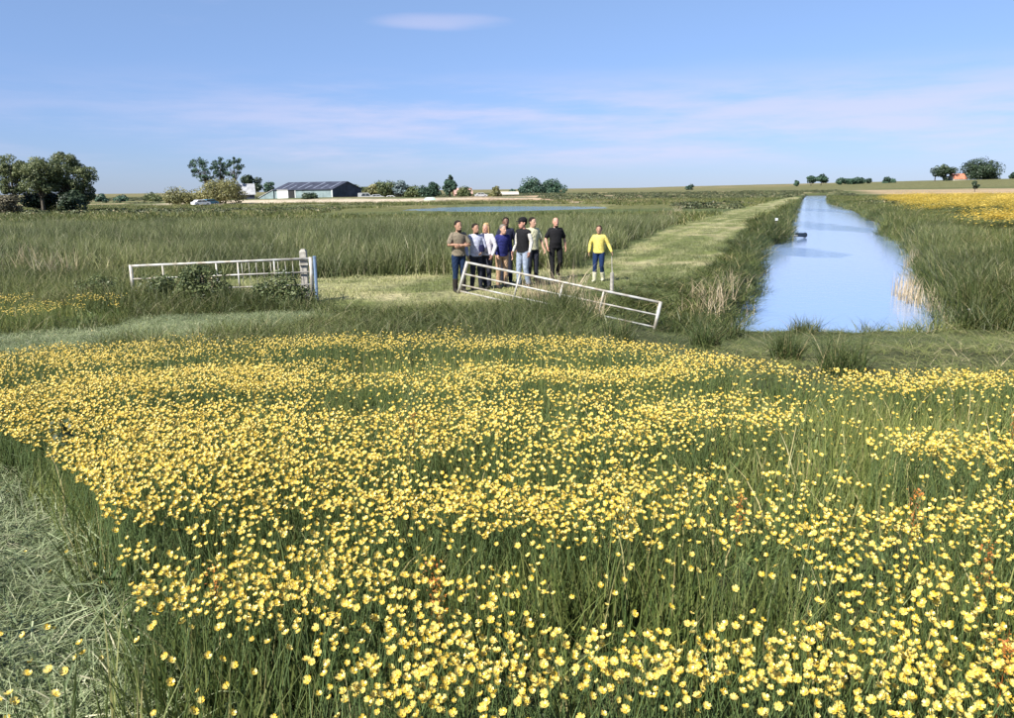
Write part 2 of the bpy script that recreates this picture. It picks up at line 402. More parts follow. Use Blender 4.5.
# ------------------------------------------------------------------ ground
def make_ground():
    us = [0.0]; st = 0.32
    while us[-1] < 7000:
        us.append(us[-1] + st)
        if us[-1] > 8: st *= 1.06
    us = np.array([-u for u in us[:0:-1]] + us)
    ys = [-8.0]; st = 0.22
    while ys[-1] < 7000:
        ys.append(ys[-1] + st)
        if ys[-1] > 34: st = max(st, 0.014 * ys[-1] * 0.55)
        if ys[-1] > 500: st = 0.05 * ys[-1]
    ys = np.array(ys)
    U, Y = np.meshgrid(us, ys)
    X = U + xc(Y)
    Z = gz(X, Y)
    V = np.stack([X, Y, Z], -1).reshape(-1, 3)
    nx = len(us); ny = len(ys)
    i = np.arange(ny - 1)[:, None] * nx + np.arange(nx - 1)[None]
    Q = np.stack([i, i + 1, i + nx + 1, i + nx], -1).reshape(-1, 4)
    # surface colours of the land: soil under the meadow, mown turf, rough pasture, stubble, sand
    C = np.empty(X.shape + (3,)); C[:] = (0.085, 0.105, 0.042)
    def paint(mask, col):
        mk = np.clip(mask, 0, 1)[..., None]
        C[:] = C * (1 - mk) + np.array(col) * mk
    paint((Y < 17).astype(float), (0.055, 0.062, 0.028))
    n1 = fbm(X, Y, 30, 41); n2 = fbm(X * 0.25, Y, 16, 43, 4); n3 = fbm(X, Y, 5, 47)
    paint(smooth(60, 90, Y) * smooth(0.35, 0.7, n2), (0.12, 0.125, 0.05))
    far = smooth(115, 150, Y)
    paint(far * smooth(0.45, 0.55, n2), (0.28, 0.23, 0.13))
    paint(far * smooth(0.57, 0.66, fbm(X * 0.2, Y, 22, 53)), (0.08, 0.10, 0.04))
    # sand and bare spoil along the farm yard and behind the pond
    sand = np.exp(-((Y - 172 - 10 * (n1 - .5)) / 16.0) ** 2) * smooth(-80, -66, X) * (1 - smooth(2, 14, X))
    paint(smooth(0.25, 0.6, sand), (0.46, 0.39, 0.29))
    spoil = smooth(140, 150, Y) * (1 - smooth(230, 330, Y)) * smooth(-20, -8, X) * (1 - smooth(18, 50, X + 12 * (n1 - .5)))
    paint(spoil * smooth(0.30, 0.48, n3 * 0.4 + n2 * 0.6), (0.40, 0.29, 0.20))
    paint(spoil * smooth(0.60, 0.66, fbm(X * .5, Y, 8, 97)), (0.10, 0.11, 0.05))
    # bleached strip left of the farm
    paint(smooth(122, 130, Y) * (1 - smooth(150, 165, Y)) * smooth(0.45, 0.55, n2) * (1 - smooth(-60, -40, X)), (0.32, 0.28, 0.18))
    # stubble field right of the canal
    fr = smooth(10, 22, X - xc(Y)) * smooth(150, 168, Y) * (1 - smooth(400, 440, Y))
    paint(fr * (0.55 + 0.45 * smooth(0.3, 0.6, n2)), (0.40, 0.295, 0.19))
    paint(smooth(430, 470, Y), (0.13, 0.13, 0.06))
    paint(smooth(520, 900, Y) * smooth(0.45, 0.6, n1), (0.20, 0.17, 0.09))
    # mown ways
    n4 = fbm(X, Y, 0.8, 61)
    wx = X + (n4 - .5) * 0.35; wy = Y + (n3 - .5) * 0.5
    paint(in_poly(wx, wy, TRACK).astype(float), (0.26, 0.255, 0.13))
    intr = in_poly(wx, wy, TRACK).astype(float)
    lane = fbm((X - 0.40 * Y) / 0.55 + 40, Y / 14.0, 1.0, 63, 2); blot = fbm(X, Y, 1.6, 67)
    paint(intr * smooth(0.50, 0.62, lane), (0.15, 0.175, 0.06)); paint(intr * smooth(0.56, 0.68, blot), (0.34, 0.31, 0.17))
    paint(intr * (1 - smooth(0.30, 0.42, blot)), (0.13, 0.15, 0.055))
    paint((in_poly(wx, wy, MOWN_NEAR) | in_poly(wx, wy, MOWN_BAND)).astype(float), (0.13, 0.155, 0.075))
    # mud under water and at its edge
    paint(1 - smooth(-0.75, -0.60, Z), (0.055, 0.045, 0.03))
    col = np.concatenate([C, np.ones(X.shape + (1,))], -1).reshape(-1, 4)
    m, N, L, out = new_mat('land')
    b = N.new("ShaderNodeBsdfPrincipled"); b.inputs["Roughness"].default_value = 0.95; b.inputs["Specular IOR Level"].default_value = 0.1
    L.new(b.outputs[0], out.inputs[0])
    at = N.new("ShaderNodeAttribute"); at.attribute_name = "land"
    geo = N.new("ShaderNodeNewGeometry")
    def noise(sx, sy, det=6):
        mp = N.new("ShaderNodeMapping"); mp.inputs["Scale"].default_value = (sx, sy, 1); mp.inputs["Rotation"].default_value = (0, 0, 0)
        L.new(geo.outputs["Position"], mp.inputs[0])
        n = N.new("ShaderNodeTexNoise"); n.inputs["Scale"].default_value = 1; n.inputs["Detail"].default_value = det
        n.inputs["Roughness"].default_value = 0.62
        L.new(mp.outputs[0], n.inputs["Vector"]); return n.outputs["Fac"]
    a = noise(0.5, 0.5); c = noise(4.0, 4.0); st = noise(2.2, 0.10, 4)
    ad = N.new("ShaderNodeMath"); ad.operation = 'ADD'; L.new(a, ad.inputs[0]); L.new(c, ad.inputs[1])
    ad2 = N.new("ShaderNodeMath"); ad2.operation = 'ADD'; L.new(ad.outputs[0], ad2.inputs[0]); L.new(st, ad2.inputs[1])
    mr = N.new("ShaderNodeMapRange"); mr.inputs[1].default_value = 1.1; mr.inputs[2].default_value = 1.9
    mr.inputs[3].default_value = 0.55; mr.inputs[4].default_value = 1.4; L.new(ad2.outputs[0], mr.inputs[0])
    hs = N.new("ShaderNodeHueSaturation"); L.new(at.outputs["Color"], hs.inputs["Color"]); L.new(mr.outputs[0], hs.inputs["Value"])
    L.new(hs.outputs[0], b.inputs["Base Color"])
    bp = N.new("ShaderNodeBump"); bp.inputs["Strength"].default_value = 0.8; bp.inputs["Distance"].default_value = 0.25
    L.new(ad.outputs[0], bp.inputs["Height"]); L.new(bp.outputs[0], b.inputs["Normal"])
    me = np_mesh('ground', V, quads=Q, mats=[m], attrs={'land': ('FLOAT_COLOR', col.astype(np.float32))}, smooth_=True)
    tag(link('ground', me), 'flat green marshland with mown grass tracks and far bare fields', 'ground', kind='structure')
make_ground()

def water_mat(name, base, ior, patches):
    m, N, L, out = new_mat(name)
    b = N.new("ShaderNodeBsdfPrincipled"); b.inputs["Base Color"].default_value = rgba(base)
    b.inputs["Roughness"].default_value = 0.06; b.inputs["IOR"].default_value = ior
    L.new(b.outputs[0], out.inputs[0])
    geo = N.new("ShaderNodeNewGeometry")
    def noise(sc_, det, sx=1, sy=1):
        mp = N.new("ShaderNodeMapping"); mp.inputs["Scale"].default_value = (sx, sy, 1); L.new(geo.outputs["Position"], mp.inputs[0])
        n = N.new("ShaderNodeTexNoise"); n.inputs["Scale"].default_value = sc_; n.inputs["Detail"].default_value = det
        L.new(mp.outputs[0], n.inputs["Vector"]); return n.outputs["Fac"]
    fine = noise(5.0, 3, 1.0, 1.0)
    big = noise(0.5, 3, 0.6, 1.0)
    sep = N.new("ShaderNodeSeparateXYZ"); L.new(geo.outputs["Position"], sep.inputs[0])
    tot = None
    def mth(op, a, b_=None):
        n = N.new("ShaderNodeMath"); n.operation = op
        for i, v in enumerate((a, b_)):
            if v is None: continue
            if isinstance(v, (int, float)): n.inputs[i].default_value = v
            else: L.new(v, n.inputs[i])
        return n.outputs[0]
    for (x, y, rx, ry) in patches:           # cat's-paws: breeze ruffled stretches
        dx = mth('DIVIDE', mth('SUBTRACT', sep.outputs[0], x), rx); dy = mth('DIVIDE', mth('SUBTRACT', sep.outputs[1], y), ry)
        d = mth('SQRT', mth('ADD', mth('MULTIPLY', dx, dx), mth('MULTIPLY', dy, dy)))
        d = mth('ADD', d, mth('MULTIPLY', mth('SUBTRACT', big, 0.5), 1.3))
        mr = N.new("ShaderNodeMapRange"); mr.interpolation_type = 'SMOOTHSTEP'
        mr.inputs[1].default_value = 1.0; mr.inputs[2].default_value = 0.45; L.new(d, mr.inputs[0])
        tot = mr.outputs[0] if tot is None else mth('MAXIMUM', tot, mr.outputs[0])
    st = mth('ADD', mth('MULTIPLY', tot, 0.85), 0.11) if tot is not None else None
    bp = N.new("ShaderNodeBump"); bp.inputs["Distance"].default_value = 0.06
    if st is not None: L.new(st, bp.inputs["Strength"])
    else: bp.inputs["Strength"].default_value = 0.08
    L.new(fine, bp.inputs["Height"]); L.new(bp.outputs[0], b.inputs["Normal"])
    return m
def make_water():
    ys = np.concatenate([[CY0 - 1.5], np.linspace(CY0, 60, 40), np.linspace(64, CY1 + 3, 30)])
    l = canal_l(ys) - 1.2; r = canal_r(ys) + 1.2
    V = [(a, y, WZ) for a, y in zip(l, ys)] + [(a, y, WZ) for a, y in zip(r, ys)]
    n = len(ys); Q = [(i, i + n, i + n + 1, i + 1) for i in range(n - 1)]
    P = []
    for (px, py, wx, wy) in [(806, 252, 34, 6), (818, 226, 36, 7), (817, 210, 22, 4), (815, 200, 16, 2)]:
        c = atz(px, py, WZ); a = atz(px, py - wy, WZ); bq = atz(px, py + wy, WZ); P.append((c.x, c.y, wx * c.y / F, abs(a.y - bq.y) / 2 + 0.2))
    m = water_mat('canal_water', (0.21, 0.31, 0.50), 1.55, P)
    me = np_mesh('canal_water', V, quads=Q, mats=[m]); tag(link('canal_water', me), 'still blue canal water running straight to the horizon', 'water', kind='structure')
    x, y, a, b = POND
    me = np_mesh('pond_water', [(x - a * 1.25, y - b * 1.25, -0.22), (x + a * 1.25, y - b * 1.25, -0.22), (x + a * 1.25, y + b * 1.25, -0.22), (x - a * 1.25, y + b * 1.25, -0.22)], quads=[(0, 1, 2, 3)],
                 mats=[water_mat('pond_water', (0.03, 0.10, 0.13), 1.35, [(x, y, a * 1.2, b * 1.2)])])
    tag(link('pond_water', me), 'narrow teal strip of pond behind the reed bed', 'water', kind='structure')
make_water()

# ------------------------------------------------------------------ blades, clumps and scatter
def blades(n, rad, h0, h1, w0, w1, lean=0.35, curl=0.5, seed=0, seg=3, flat=False, bottom=0.0):
    g = np.random.default_rng(seed)
    a = g.random(n) * 2 * np.pi; r = rad * np.sqrt(g.random(n))
    root = np.stack([r * np.cos(a), r * np.sin(a), np.full(n, -bottom)], -1)
    h = h0 + (h1 - h0) * g.random(n) ** 1.2; w = w0 + (w1 - w0) * g.random(n)
    th = g.random(n) * 2 * np.pi
    d = np.stack([np.cos(th), np.sin(th), np.zeros(n)], -1)
    ph = g.random(n) * 2 * np.pi
    s = np.stack([np.cos(ph), np.sin(ph), np.zeros(n)], -1)
    ln = np.abs(g.normal(0, lean, n)); cu = np.abs(g.normal(0, curl, n))
    ts = np.linspace(0, 1, seg + 1)
    V = []
    for k, t in enumerate(ts):
        off = ln * t + cu * t * t
        z = t * (1 - 0.25 * np.clip(off, 0, 1.5) * t)
        if flat:
            p = root + d * (h * t)[:, None] + np.array([0, 0, 1]) * (h * 0.25 * np.sin(np.pi * t) * ln + 0.02 + 0.04 * g.random(n))[:, None]
        else:
            p = root + d * (h * off)[:, None] + np.array([0, 0, 1]) * ((h + bottom) * z)[:, None]
        ww = w * (1 - t ** 1.6) * 0.5
        if k < seg: V.append(p - s * ww[:, None]); V.append(p + s * ww[:, None])
        else: V.append(p)
    V = np.stack(V, 1)      # n, 2seg+1, 3
    m = 2 * seg + 1
    b = np.arange(n)[:, None] * m
    Q = np.concatenate([b + np.array([[2 * k, 2 * k + 1, 2 * k + 3, 2 * k + 2]]) for k in range(seg - 1)])
    T = b + np.array([[2 * seg - 2, 2 * seg - 1, 2 * seg]])
    rr = np.repeat(g.random(n), m)
    return V.reshape(-1, 3), Q, T, rr
def clump_mesh(name, mat, **k):
    V, Q, T, r = blades(**k)
    return np_mesh(name, V, quads=Q, tris=T, mats=[mat], attrs={'r': ('FLOAT', r.astype(np.float32))}, smooth_=False)
def source(name, meshes):
    c = bpy.data.collections.new(name)
    for i, m in enumerate(meshes):
        o = bpy.data.objects.new("%s_%02d" % (name, i), m); c.objects.link(o)
    return c
def scatter(name, label, cat, P, rot, scl, idx, tint, coll):
    P = np.asarray(P, np.float32); n = len(P)
    me = bpy.data.meshes.new(name); me.vertices.add(n); me.vertices.foreach_set("co", P.ravel())
    for k, ty, arr in (('rot', 'FLOAT_VECTOR', rot), ('scl', 'FLOAT_VECTOR', scl), ('idx', 'INT', idx), ('tint', 'FLOAT', tint)):
        a = me.attributes.new(k, ty, 'POINT')
        a.data.foreach_set('vector' if ty == 'FLOAT_VECTOR' else 'value', np.asarray(arr, np.int32 if ty == 'INT' else np.float32).ravel())
    o = link(name, me); tag(o, label, cat, kind='stuff')
    ng = bpy.data.node_groups.new(name + "_scatter", 'GeometryNodeTree')
    ng.interface.new_socket("Geometry", in_out='INPUT', socket_type='NodeSocketGeometry')
    ng.interface.new_socket("Geometry", in_out='OUTPUT', socket_type='NodeSocketGeometry')
    N, L = ng.nodes, ng.links
    gi = N.new("NodeGroupInput"); go = N.new("NodeGroupOutput")
    ci = N.new("GeometryNodeCollectionInfo"); ci.inputs["Collection"].default_value = coll
    ci.inputs["Separate Children"].default_value = True; ci.inputs["Reset Children"].default_value = True
    ip = N.new("GeometryNodeInstanceOnPoints"); ip.inputs["Pick Instance"].default_value = True
    def na(nm, ty):
        q = N.new("GeometryNodeInputNamedAttribute"); q.data_type = ty; q.inputs[0].default_value = nm; return q.outputs[0]
    L.new(gi.outputs[0], ip.inputs["Points"]); L.new(ci.outputs[0], ip.inputs["Instance"])
    L.new(na('idx', 'INT'), ip.inputs["Instance Index"]); L.new(na('rot', 'FLOAT_VECTOR'), ip.inputs["Rotation"])
    L.new(na('scl', 'FLOAT_VECTOR'), ip.inputs["Scale"])
    L.new(ip.outputs[0], go.inputs[0])
    md = o.modifiers.new("scatter", 'NODES'); md.node_group = ng
    return o
def frustum_points(dens, y0, y1, seed, margin=1.2, half=0.70, xmin=-1e9, xmax=1e9):
    """jittered points over the wedge of land in view; dens per square metre (number or function of distance)"""
    g = np.random.default_rng(seed); out = []
    y = y0
    while y < y1:
        step = max(0.5, 0.08 * y); y2 = min(y + step, y1)
        a = max(-half * y2 - margin, xmin); b = min(half * y2 + margin, xmax)
        d = dens(0.5 * (y + y2)) if callable(dens) else dens
        n = g.poisson(max((b - a) * (y2 - y) * d, 0))
        out.append(np.stack([g.uniform(a, b, n), g.uniform(y, y2, n)], -1)); y = y2
    return np.concatenate(out)
def place(P, seed, s0, s1, hs=None, nvar=6, tilt=0.12, sink=0.03, tint=None):
    g = np.random.default_rng(seed); n = len(P)
    z = gz(P[:, 0], P[:, 1]) - sink
    P3 = np.stack([P[:, 0], P[:, 1], z], -1)
    rot = np.stack([g.normal(0, tilt, n), g.normal(0, tilt, n), g.random(n) * 6.283], -1)
    s = s0 + (s1 - s0) * g.random(n)
    h = s if hs is None else s * hs
    t = np.clip(0.5 + (fbm(P[:, 0], P[:, 1], 3.0, seed % 50) - 0.5) * 1.6 + g.normal(0, 0.16, n), 0, 1) if tint is None else tint
    return dict(P=P3, rot=rot, scl=np.stack([s, s, h], -1), idx=g.integers(0, nvar, n), tint=t)

def leaf_card(P, Nrm, size, g):
    n = len(P)
    Nrm = Nrm / (np.linalg.norm(Nrm, axis=1, keepdims=True) + 1e-9)
    a = np.cross(Nrm, g.normal(0, 1, (n, 3))); a /= (np.linalg.norm(a, axis=1, keepdims=True) + 1e-9)
    b = np.cross(Nrm, a)
    s = size * (0.6 + 0.8 * g.random(n))[:, None]
    c1 = P + a * s; c2 = P + b * s * 0.62; c3 = P - a * s; c4 = P - b * s * 0.62
    V = np.stack([c1, c2, c3, c4], 1).reshape(-1, 3)
    Q = np.arange(n)[:, None] * 4 + np.arange(4)[None]
    return V, Q
mown = lambda x, y: in_poly(x, y, MOWN_NEAR) | in_poly(x, y, MOWN_BAND)
def vegetation():
    # --- meadow grass among the flowers
    src = source('meadow_clump', [clump_mesh('meadow_clump', M['meadow'], n=66, rad=0.21, h0=0.12, h1=0.44, w0=0.004, w1=0.010, lean=0.13, curl=0.24, seed=100 + i) for i in range(6)]
                 + [clump_mesh('herb_clump', M['herb'], n=30, rad=0.22, h0=0.06, h1=0.24, w0=0.018, w1=0.040, lean=0.5, curl=0.5, seed=110 + i) for i in range(2)])
    P = frustum_points(lambda y: 36 if y < 4 else (24 if y < 7 else 16), 0.9, 19.0, 201, margin=1.0)
    k = ~mown(P[:, 0], P[:, 1]) & ((P[:, 1] < flower_limit(P[:, 0]) + 1.0) | in_poly(P[:, 0], P[:, 1], FLOWER_STRIP)) & ~in_poly(P[:, 0], P[:, 1], TRACK)
    P = P[k]; hs = 0.45 + 1.0 * fbm(P[:, 0], P[:, 1], 0.8, 71)
    scatter('meadow_grass', 'tall green meadow grass growing among the yellow flowers', 'grass', coll=src, **place(P, 301, 0.85, 1.2, hs, nvar=8))
    # --- rank grass round the gates and the canal head
    src = source('rank_clump', [clump_mesh('rank_clump', M['rank'], n=70, rad=0.26, h0=0.22, h1=0.70, w0=0.006, w1=0.013, lean=0.28, curl=0.42, seed=120 + i) for i in range(6)])
    P = frustum_points(16, 9.5, 25.0, 202, margin=2.0)
    x, y = P.T
    lim = flower_limit(x)
    k = (y > lim - 0.3) & ~in_poly(x, y, FLOWER_STRIP) & ~mown(x, y) & ~in_poly(x, y, TRACK) & (y < np.where(x > 3.5, CY0 + 0.1, 24)) & ~((x > canal_l(y) - .1) & (x < canal_r(y) + .1) & (y > CY0 + 0.1))
    P = P[k]; x, y = P.T
    near_gate = np.exp(-(((x - 0.9) / 1.1) ** 2 + ((y - 16.2) / 1.3) ** 2))
    hs = (0.35 + 0.75 * fbm(x, y, 1.2, 73)) * (0.5 + 0.5 * smooth(0.2, 1.6, y - flower_limit(x))) * (0.75 + 0.55 * near_gate)
    hs = hs * (1 - 0.72 * smooth(16.8, 17.8, y) * smooth(-4.6, -3.8, x)) * (1 - 0.86 * smooth(1.2, 2.1, x)) * (1 + 0.45 * (1 - smooth(-5.5, -4.2, x)) * smooth(15.5, 17, y))
    hs = np.maximum(hs, 0.08) + np.where((x > 5) & (y > CY0 - 1.3), 0.5 * smooth(0.58, 0.80, vnoise(x, y, 0.45, 12)), 0)
    scatter('rank_grass', 'rough tussocky grass round the two metal gates', 'grass', coll=src, **place(P, 302, 0.9, 1.4, hs))
    # --- reed bed
    src = source('reed_clump', [clump_mesh('reed_clump', M['reed'], n=64, rad=0.42, h0=0.55, h1=1.25, w0=0.010, w1=0.024, lean=0.14, curl=0.30, seed=140 + i) for i in range(6)])
    P = frustum_points(lambda y: 7.5 if y < 36 else 4.5, 22.0, 66.0, 203, margin=4.0)
    x, y = P.T
    n = fbm(x, y, 5, 79)
    k = (x < track_l(y) - 0.35 - 0.8 * vnoise(x, y, 2.0, 5)) & (y > 24.3 + 0.8 * (vnoise(x, y, 1.5, 3) - .5)) & ~in_poly(x, y, TRACK) & (y < 58 + 8 * n)
    P = P[k]; x, y = P.T
    hs = (0.50 + 0.72 * fbm(x, y, 2.6, 83)) * (1 - 0.35 * smooth(40, 62, y)) * (0.75 + 0.25 * smooth(0, 2.5, y - 24.3))
    scatter('reed_bed', 'dense bed of green reeds behind the people', 'reeds', coll=src, **place(P, 303, 0.9, 1.3, hs, tilt=0.09))
    # --- low rough pasture further off
    src2 = source('pasture_clump', [clump_mesh('pasture_clump', M['bank'], n=40, rad=0.8, h0=0.25, h1=0.6, w0=0.03, w1=0.06, lean=0.3, curl=0.4, seed=160 + i) for i in range(5)])
    P = frustum_points(lambda y: 1.1 if y < 90 else 0.45, 56.0, 165.0, 204, margin=4.0)
    x, y = P.T
    e = np.sqrt(((x - POND[0]) / POND[2]) ** 2 + ((y - POND[1]) / POND[3]) ** 2)
    k = ~in_poly(x, y, TRACK) & ~((x > canal_l(y) - 1) & (x < canal_r(y) + 1)) & (e > 1.15) & (fbm(x * .4, y, 9, 91) > 0.42) & ~((abs(x - 4) < 25) & (y < POND[1]) & (y > 80))
    scatter('rough_pasture', 'low rough pasture tufts between the reeds and the farm', 'grass', coll=src2, **place(P[k], 304, 0.9, 1.5, np.full(k.sum(), 0.8), nvar=5))
    # --- distant scrub lines
    def scrub(i):
        gg = np.random.default_rng(240 + i); n = 260
        P_ = gg.normal(0, 1, (n, 3)); P_ /= np.linalg.norm(P_, axis=1, keepdims=True); P_ *= (0.6 + 0.4 * gg.random((n, 1))); nn = P_ + gg.normal(0, .5, (n, 3))
        P_ = P_ * np.array([1.1, 0.8, 0.42]); P_[:, 2] = np.abs(P_[:, 2]); nn[:, 2] = np.abs(nn[:, 2])
        V, Q = leaf_card(P_, nn, .11, gg)
        return np_mesh('scrub_clump', V, quads=Q, mats=[M['scrub']], attrs={'r': ('FLOAT', np.repeat(gg.random(n), 4).astype(np.float32))})
    srcs = source('scrub_clump', [scrub(i) for i in range(4)])
    P = frustum_points(lambda y: 0.30 if y < 200 else 0.10, 95.0, 420.0, 209, margin=6.0)
    x, y = P.T; e = np.sqrt(((x - POND[0]) / (POND[2] * 1.25)) ** 2 + ((y - POND[1]) / (POND[3] * 1.3)) ** 2)
    yard = (x > -85) & (x < 8) & (y > 150) & (y < 212)
    k = (fbm(x * 0.16, y, 15, 131, 3) > 0.56) & (e > 1.1) & ~in_poly(x, y, TRACK) & ~((x > canal_l(y) - 2) & (x < canal_r(y) + 2)) & ~yard & ~((x - xc(y) > 8) & (y > 160)) & ~((abs(x) < 22) & (y < POND[1]))
    scatter('distant_scrub', 'dark low scrub lines scattered over the far marsh', 'scrub', coll=srcs, **place(P[k], 309, 0.7, 1.5, nvar=4, sink=0.02, tilt=0.05))
    # --- canal banks
    src3 = source('bank_clump', [clump_mesh('bank_clump', M['bank'], n=56, rad=0.40, h0=0.25, h1=0.75, w0=0.012, w1=0.024, lean=0.30, curl=0.42, seed=180 + i) for i in range(6)])
    P = frustum_points(lambda y: 12 if y < 32 else (6 if y < 60 else 2.2), 15.0, 190.0, 205, margin=3.0, xmin=1.5)
    x, y = P.T
    l = canal_l(y); r = canal_r(y)
    left = (x < l + np.where(y < CY0 + 0.6, -0.7, 0.1)) & (x > np.where(y < 24.6, np.interp(y, [15.5, 17, 19, 21.5, 24.6], [1.5, 1.7, 2.2, 4.0, 5.9]), track_r(np.maximum(y, 24)) + 0.1 + 0.5 * vnoise(x, y, 1.2, 8))) & (y > CY0 - 2.4) & ~in_poly(x, y, TRACK)
    right = (x > r - 0.1) & (y > CY0 - 1.0) & (x < r + 9 + 0.25 * y)
    left = left & ~((y < 17.2) & (x < 3.3))
    P = P[left | right]; x, y = P.T; isr = x > xc(y)
    hs = (0.55 + 0.75 * fbm(x, y, 2.6, 87)) * np.where(isr, 0.92, 0.80 - 0.3 * smooth(-0.8, 0.0, x - canal_l(y))) * np.where(isr, 1, np.where(y < 24.6, 0.30, 0.34) + 0.66 * smooth(0.3, np.where(y < 24.6, 4.2, 1.5), x - np.where(y < 24.6, np.interp(y, [15.5, 17, 19, 21.5, 24.6], [1.5, 1.7, 2.2, 4.0, 5.9]), track_r(np.maximum(y, 24))))) * (1 - 0.35 * smooth(50, 100, y)) * np.where(isr, 1 - 0.45 * smooth(2.0, 7.0, x - canal_r(y)) * smooth(28, 40, y), 1) * np.where(in_poly(x, y, YELLOW_FAR), 0.6, 1)
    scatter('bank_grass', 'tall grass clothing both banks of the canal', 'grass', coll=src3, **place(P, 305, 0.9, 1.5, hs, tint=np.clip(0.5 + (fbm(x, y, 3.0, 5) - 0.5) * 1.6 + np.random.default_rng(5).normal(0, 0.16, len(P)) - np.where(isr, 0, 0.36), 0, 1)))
    # --- green reeds standing at the right-hand waterline
    P = frustum_points(10, 16.5, 46.0, 206, margin=1, xmin=6)
    x, y = P.T; r = canal_r(y)
    k = (x > r + 0.1 - 0.9 * vnoise(x, y, 1.1, 9)) & (x < r + 1.6 + vnoise(x, y, 2, 4)) & (y > CY0 + 0.1)
    P = P[k]
    d = place(P, 306, 0.7, 1.0, 0.5 + 0.45 * fbm(P[:, 0], P[:, 1], 1.5, 89), sink=0.1)
    scatter('waterside_reeds', 'green reeds lining the right hand waterline of the canal', 'reeds', coll=src, **d)
    # --- mown grass: lying hay and stubble
    cut = [clump_mesh('cut_clump', M['cut'], n=70, rad=0.26, h0=0.08, h1=0.26, w0=0.004, w1=0.008, lean=0.35, curl=0.3, seed=210 + i, flat=True) for i in range(4)] + \
          [clump_mesh('stubble_clump', M['cut'], n=50, rad=0.20, h0=0.04, h1=0.16, w0=0.004, w1=0.007, lean=0.5, curl=0.4, seed=220 + i) for i in range(3)]
    srcc = source('cut_clump', cut)
    P = frustum_points(46, 0.9, 17.0, 207, margin=1.0, xmax=2)
    k = mown(P[:, 0], P[:, 1]); P = P[k]
    scatter('cut_grass', 'pale cut grass lying on the mown strips', 'cut grass', coll=srcc, **place(P, 307, 0.8, 1.3, nvar=7, tilt=0.1, sink=-0.005))
    # --- short turf of the track
    tr = [clump_mesh('turf_clump', M['short'], n=60, rad=0.40, h0=0.03, h1=0.10, w0=0.008, w1=0.016, lean=0.5, curl=0.4, seed=230 + i) for i in range(4)]
    srct = source('turf_clump', tr)
    P = frustum_points(lambda y: 5 if y < 40 else 2.0, 18.0, 90.0, 208, margin=1.0)
    k = in_poly(P[:, 0], P[:, 1], TRACK); P = P[k]
    stripe = 0.5 + 1.5 * (0.5 - fbm((P[:, 0] - 0.40 * P[:, 1]) / 0.55 + 40, P[:, 1] / 14.0, 1.0, 63, 2)) + 1.2 * (fbm(P[:, 0], P[:, 1], 1.6, 67) - .5)
    scatter('track_turf', 'short mown turf of the grass track', 'turf', coll=srct, **place(P, 308, 0.8, 1.3, nvar=4, tint=np.clip(stripe * 1.2 - 0.1, 0, 1), sink=0.0))
vegetation()

# ------------------------------------------------------------------ buttercups
def bloom_mesh(name, seed, open_=1.0):
    g = np.random.default_rng(seed); V = []; Q = []; T = []; r = []
    R = 0.0130
    for k in range(5):
        a = k * 2 * math.pi / 5 + g.normal(0, 0.06); da = 0.70
        el = 0.55 + 0.55 * g.random() * open_
        def p(rad, ang, z): return (rad * math.cos(a + ang), rad * math.sin(a + ang), z)
        b = len(V)
        V += [p(0.002, 0, 0), p(R * .62, -da, R * .30 * el), p(R * .66, 0, R * .18 * el), p(R * .62, da, R * .30 * el), p(R * 1.0, -da * .55, R * .72 * el), p(R * 1.04, da * .55, R * .72 * el)]
        T += [(b, b + 1, b + 2), (b, b + 2, b + 3), (b + 1, b + 4, b + 2), (b + 2, b + 4, b + 5), (b + 2, b + 5, b + 3)]
        r += [0.06 + 0.9 * g.random()] * 6
    b = len(V)
    for k in range(6):
        V.append((R * .30 * math.cos(k * 1.047), R * .30 * math.sin(k * 1.047), R * .26)); r.append(0.02)
    V.append((0, 0, R * .42)); r.append(0.0)
    for k in range(6): T.append((b + k, b + (k + 1) % 6, b + 6))
    ti = 0.10 + 0.75 * g.random(); V = [(a_, b_ * math.cos(ti) - c_ * math.sin(ti), b_ * math.sin(ti) + c_ * math.cos(ti)) for a_, b_, c_ in V]   # face turned to the sun
    return np_mesh(name, V, tris=T, mats=[M['petal']], attrs={'r': ('FLOAT', np.array(r, np.float32))})
def stem_mesh(name, seed, L=0.36):
    g = random.Random(seed); mb = MB()
    bx, by = g.uniform(-.06, .06), g.uniform(-.06, .06)
    mb.tube([(bx, by, -L), (bx * .6, by * .6, -L * .6), (bx * .2, by * .2, -L * .25), (0, 0, 0)], [0.0016, 0.0014, 0.0012, 0.0010], 3, caps=False)
    m = mb.mesh(name); m.materials.append(M['stem']); return m
def flower_mesh(name, seed):           # bloom and stem in one, for the mass of flowers
    b = bloom_mesh(name + '_b', seed); s = stem_mesh(name + '_s', seed)
    vb = np.array([v.co for v in b.vertices]); vs_ = np.array([v.co for v in s.vertices])
    T = [tuple(p.vertices) for p in b.polygons]; Qs = [tuple(i + len(vb) for i in p.vertices) for p in s.polygons]
    r = np.zeros(len(vb), np.float32); b.attributes['r'].data.foreach_get('value', r)
    m = np_mesh(name, np.concatenate([vb, vs_]), quads=Qs, tris=T, mats=[M['petal'], M['stem']], attrs={'r': ('FLOAT', np.concatenate([r, np.full(len(vs_), .5, np.float32)]))})
    m.polygons.foreach_set('material_index', np.array([1] * len(Qs) + [0] * len(T), np.int32))
    return m
DRIFTS = []
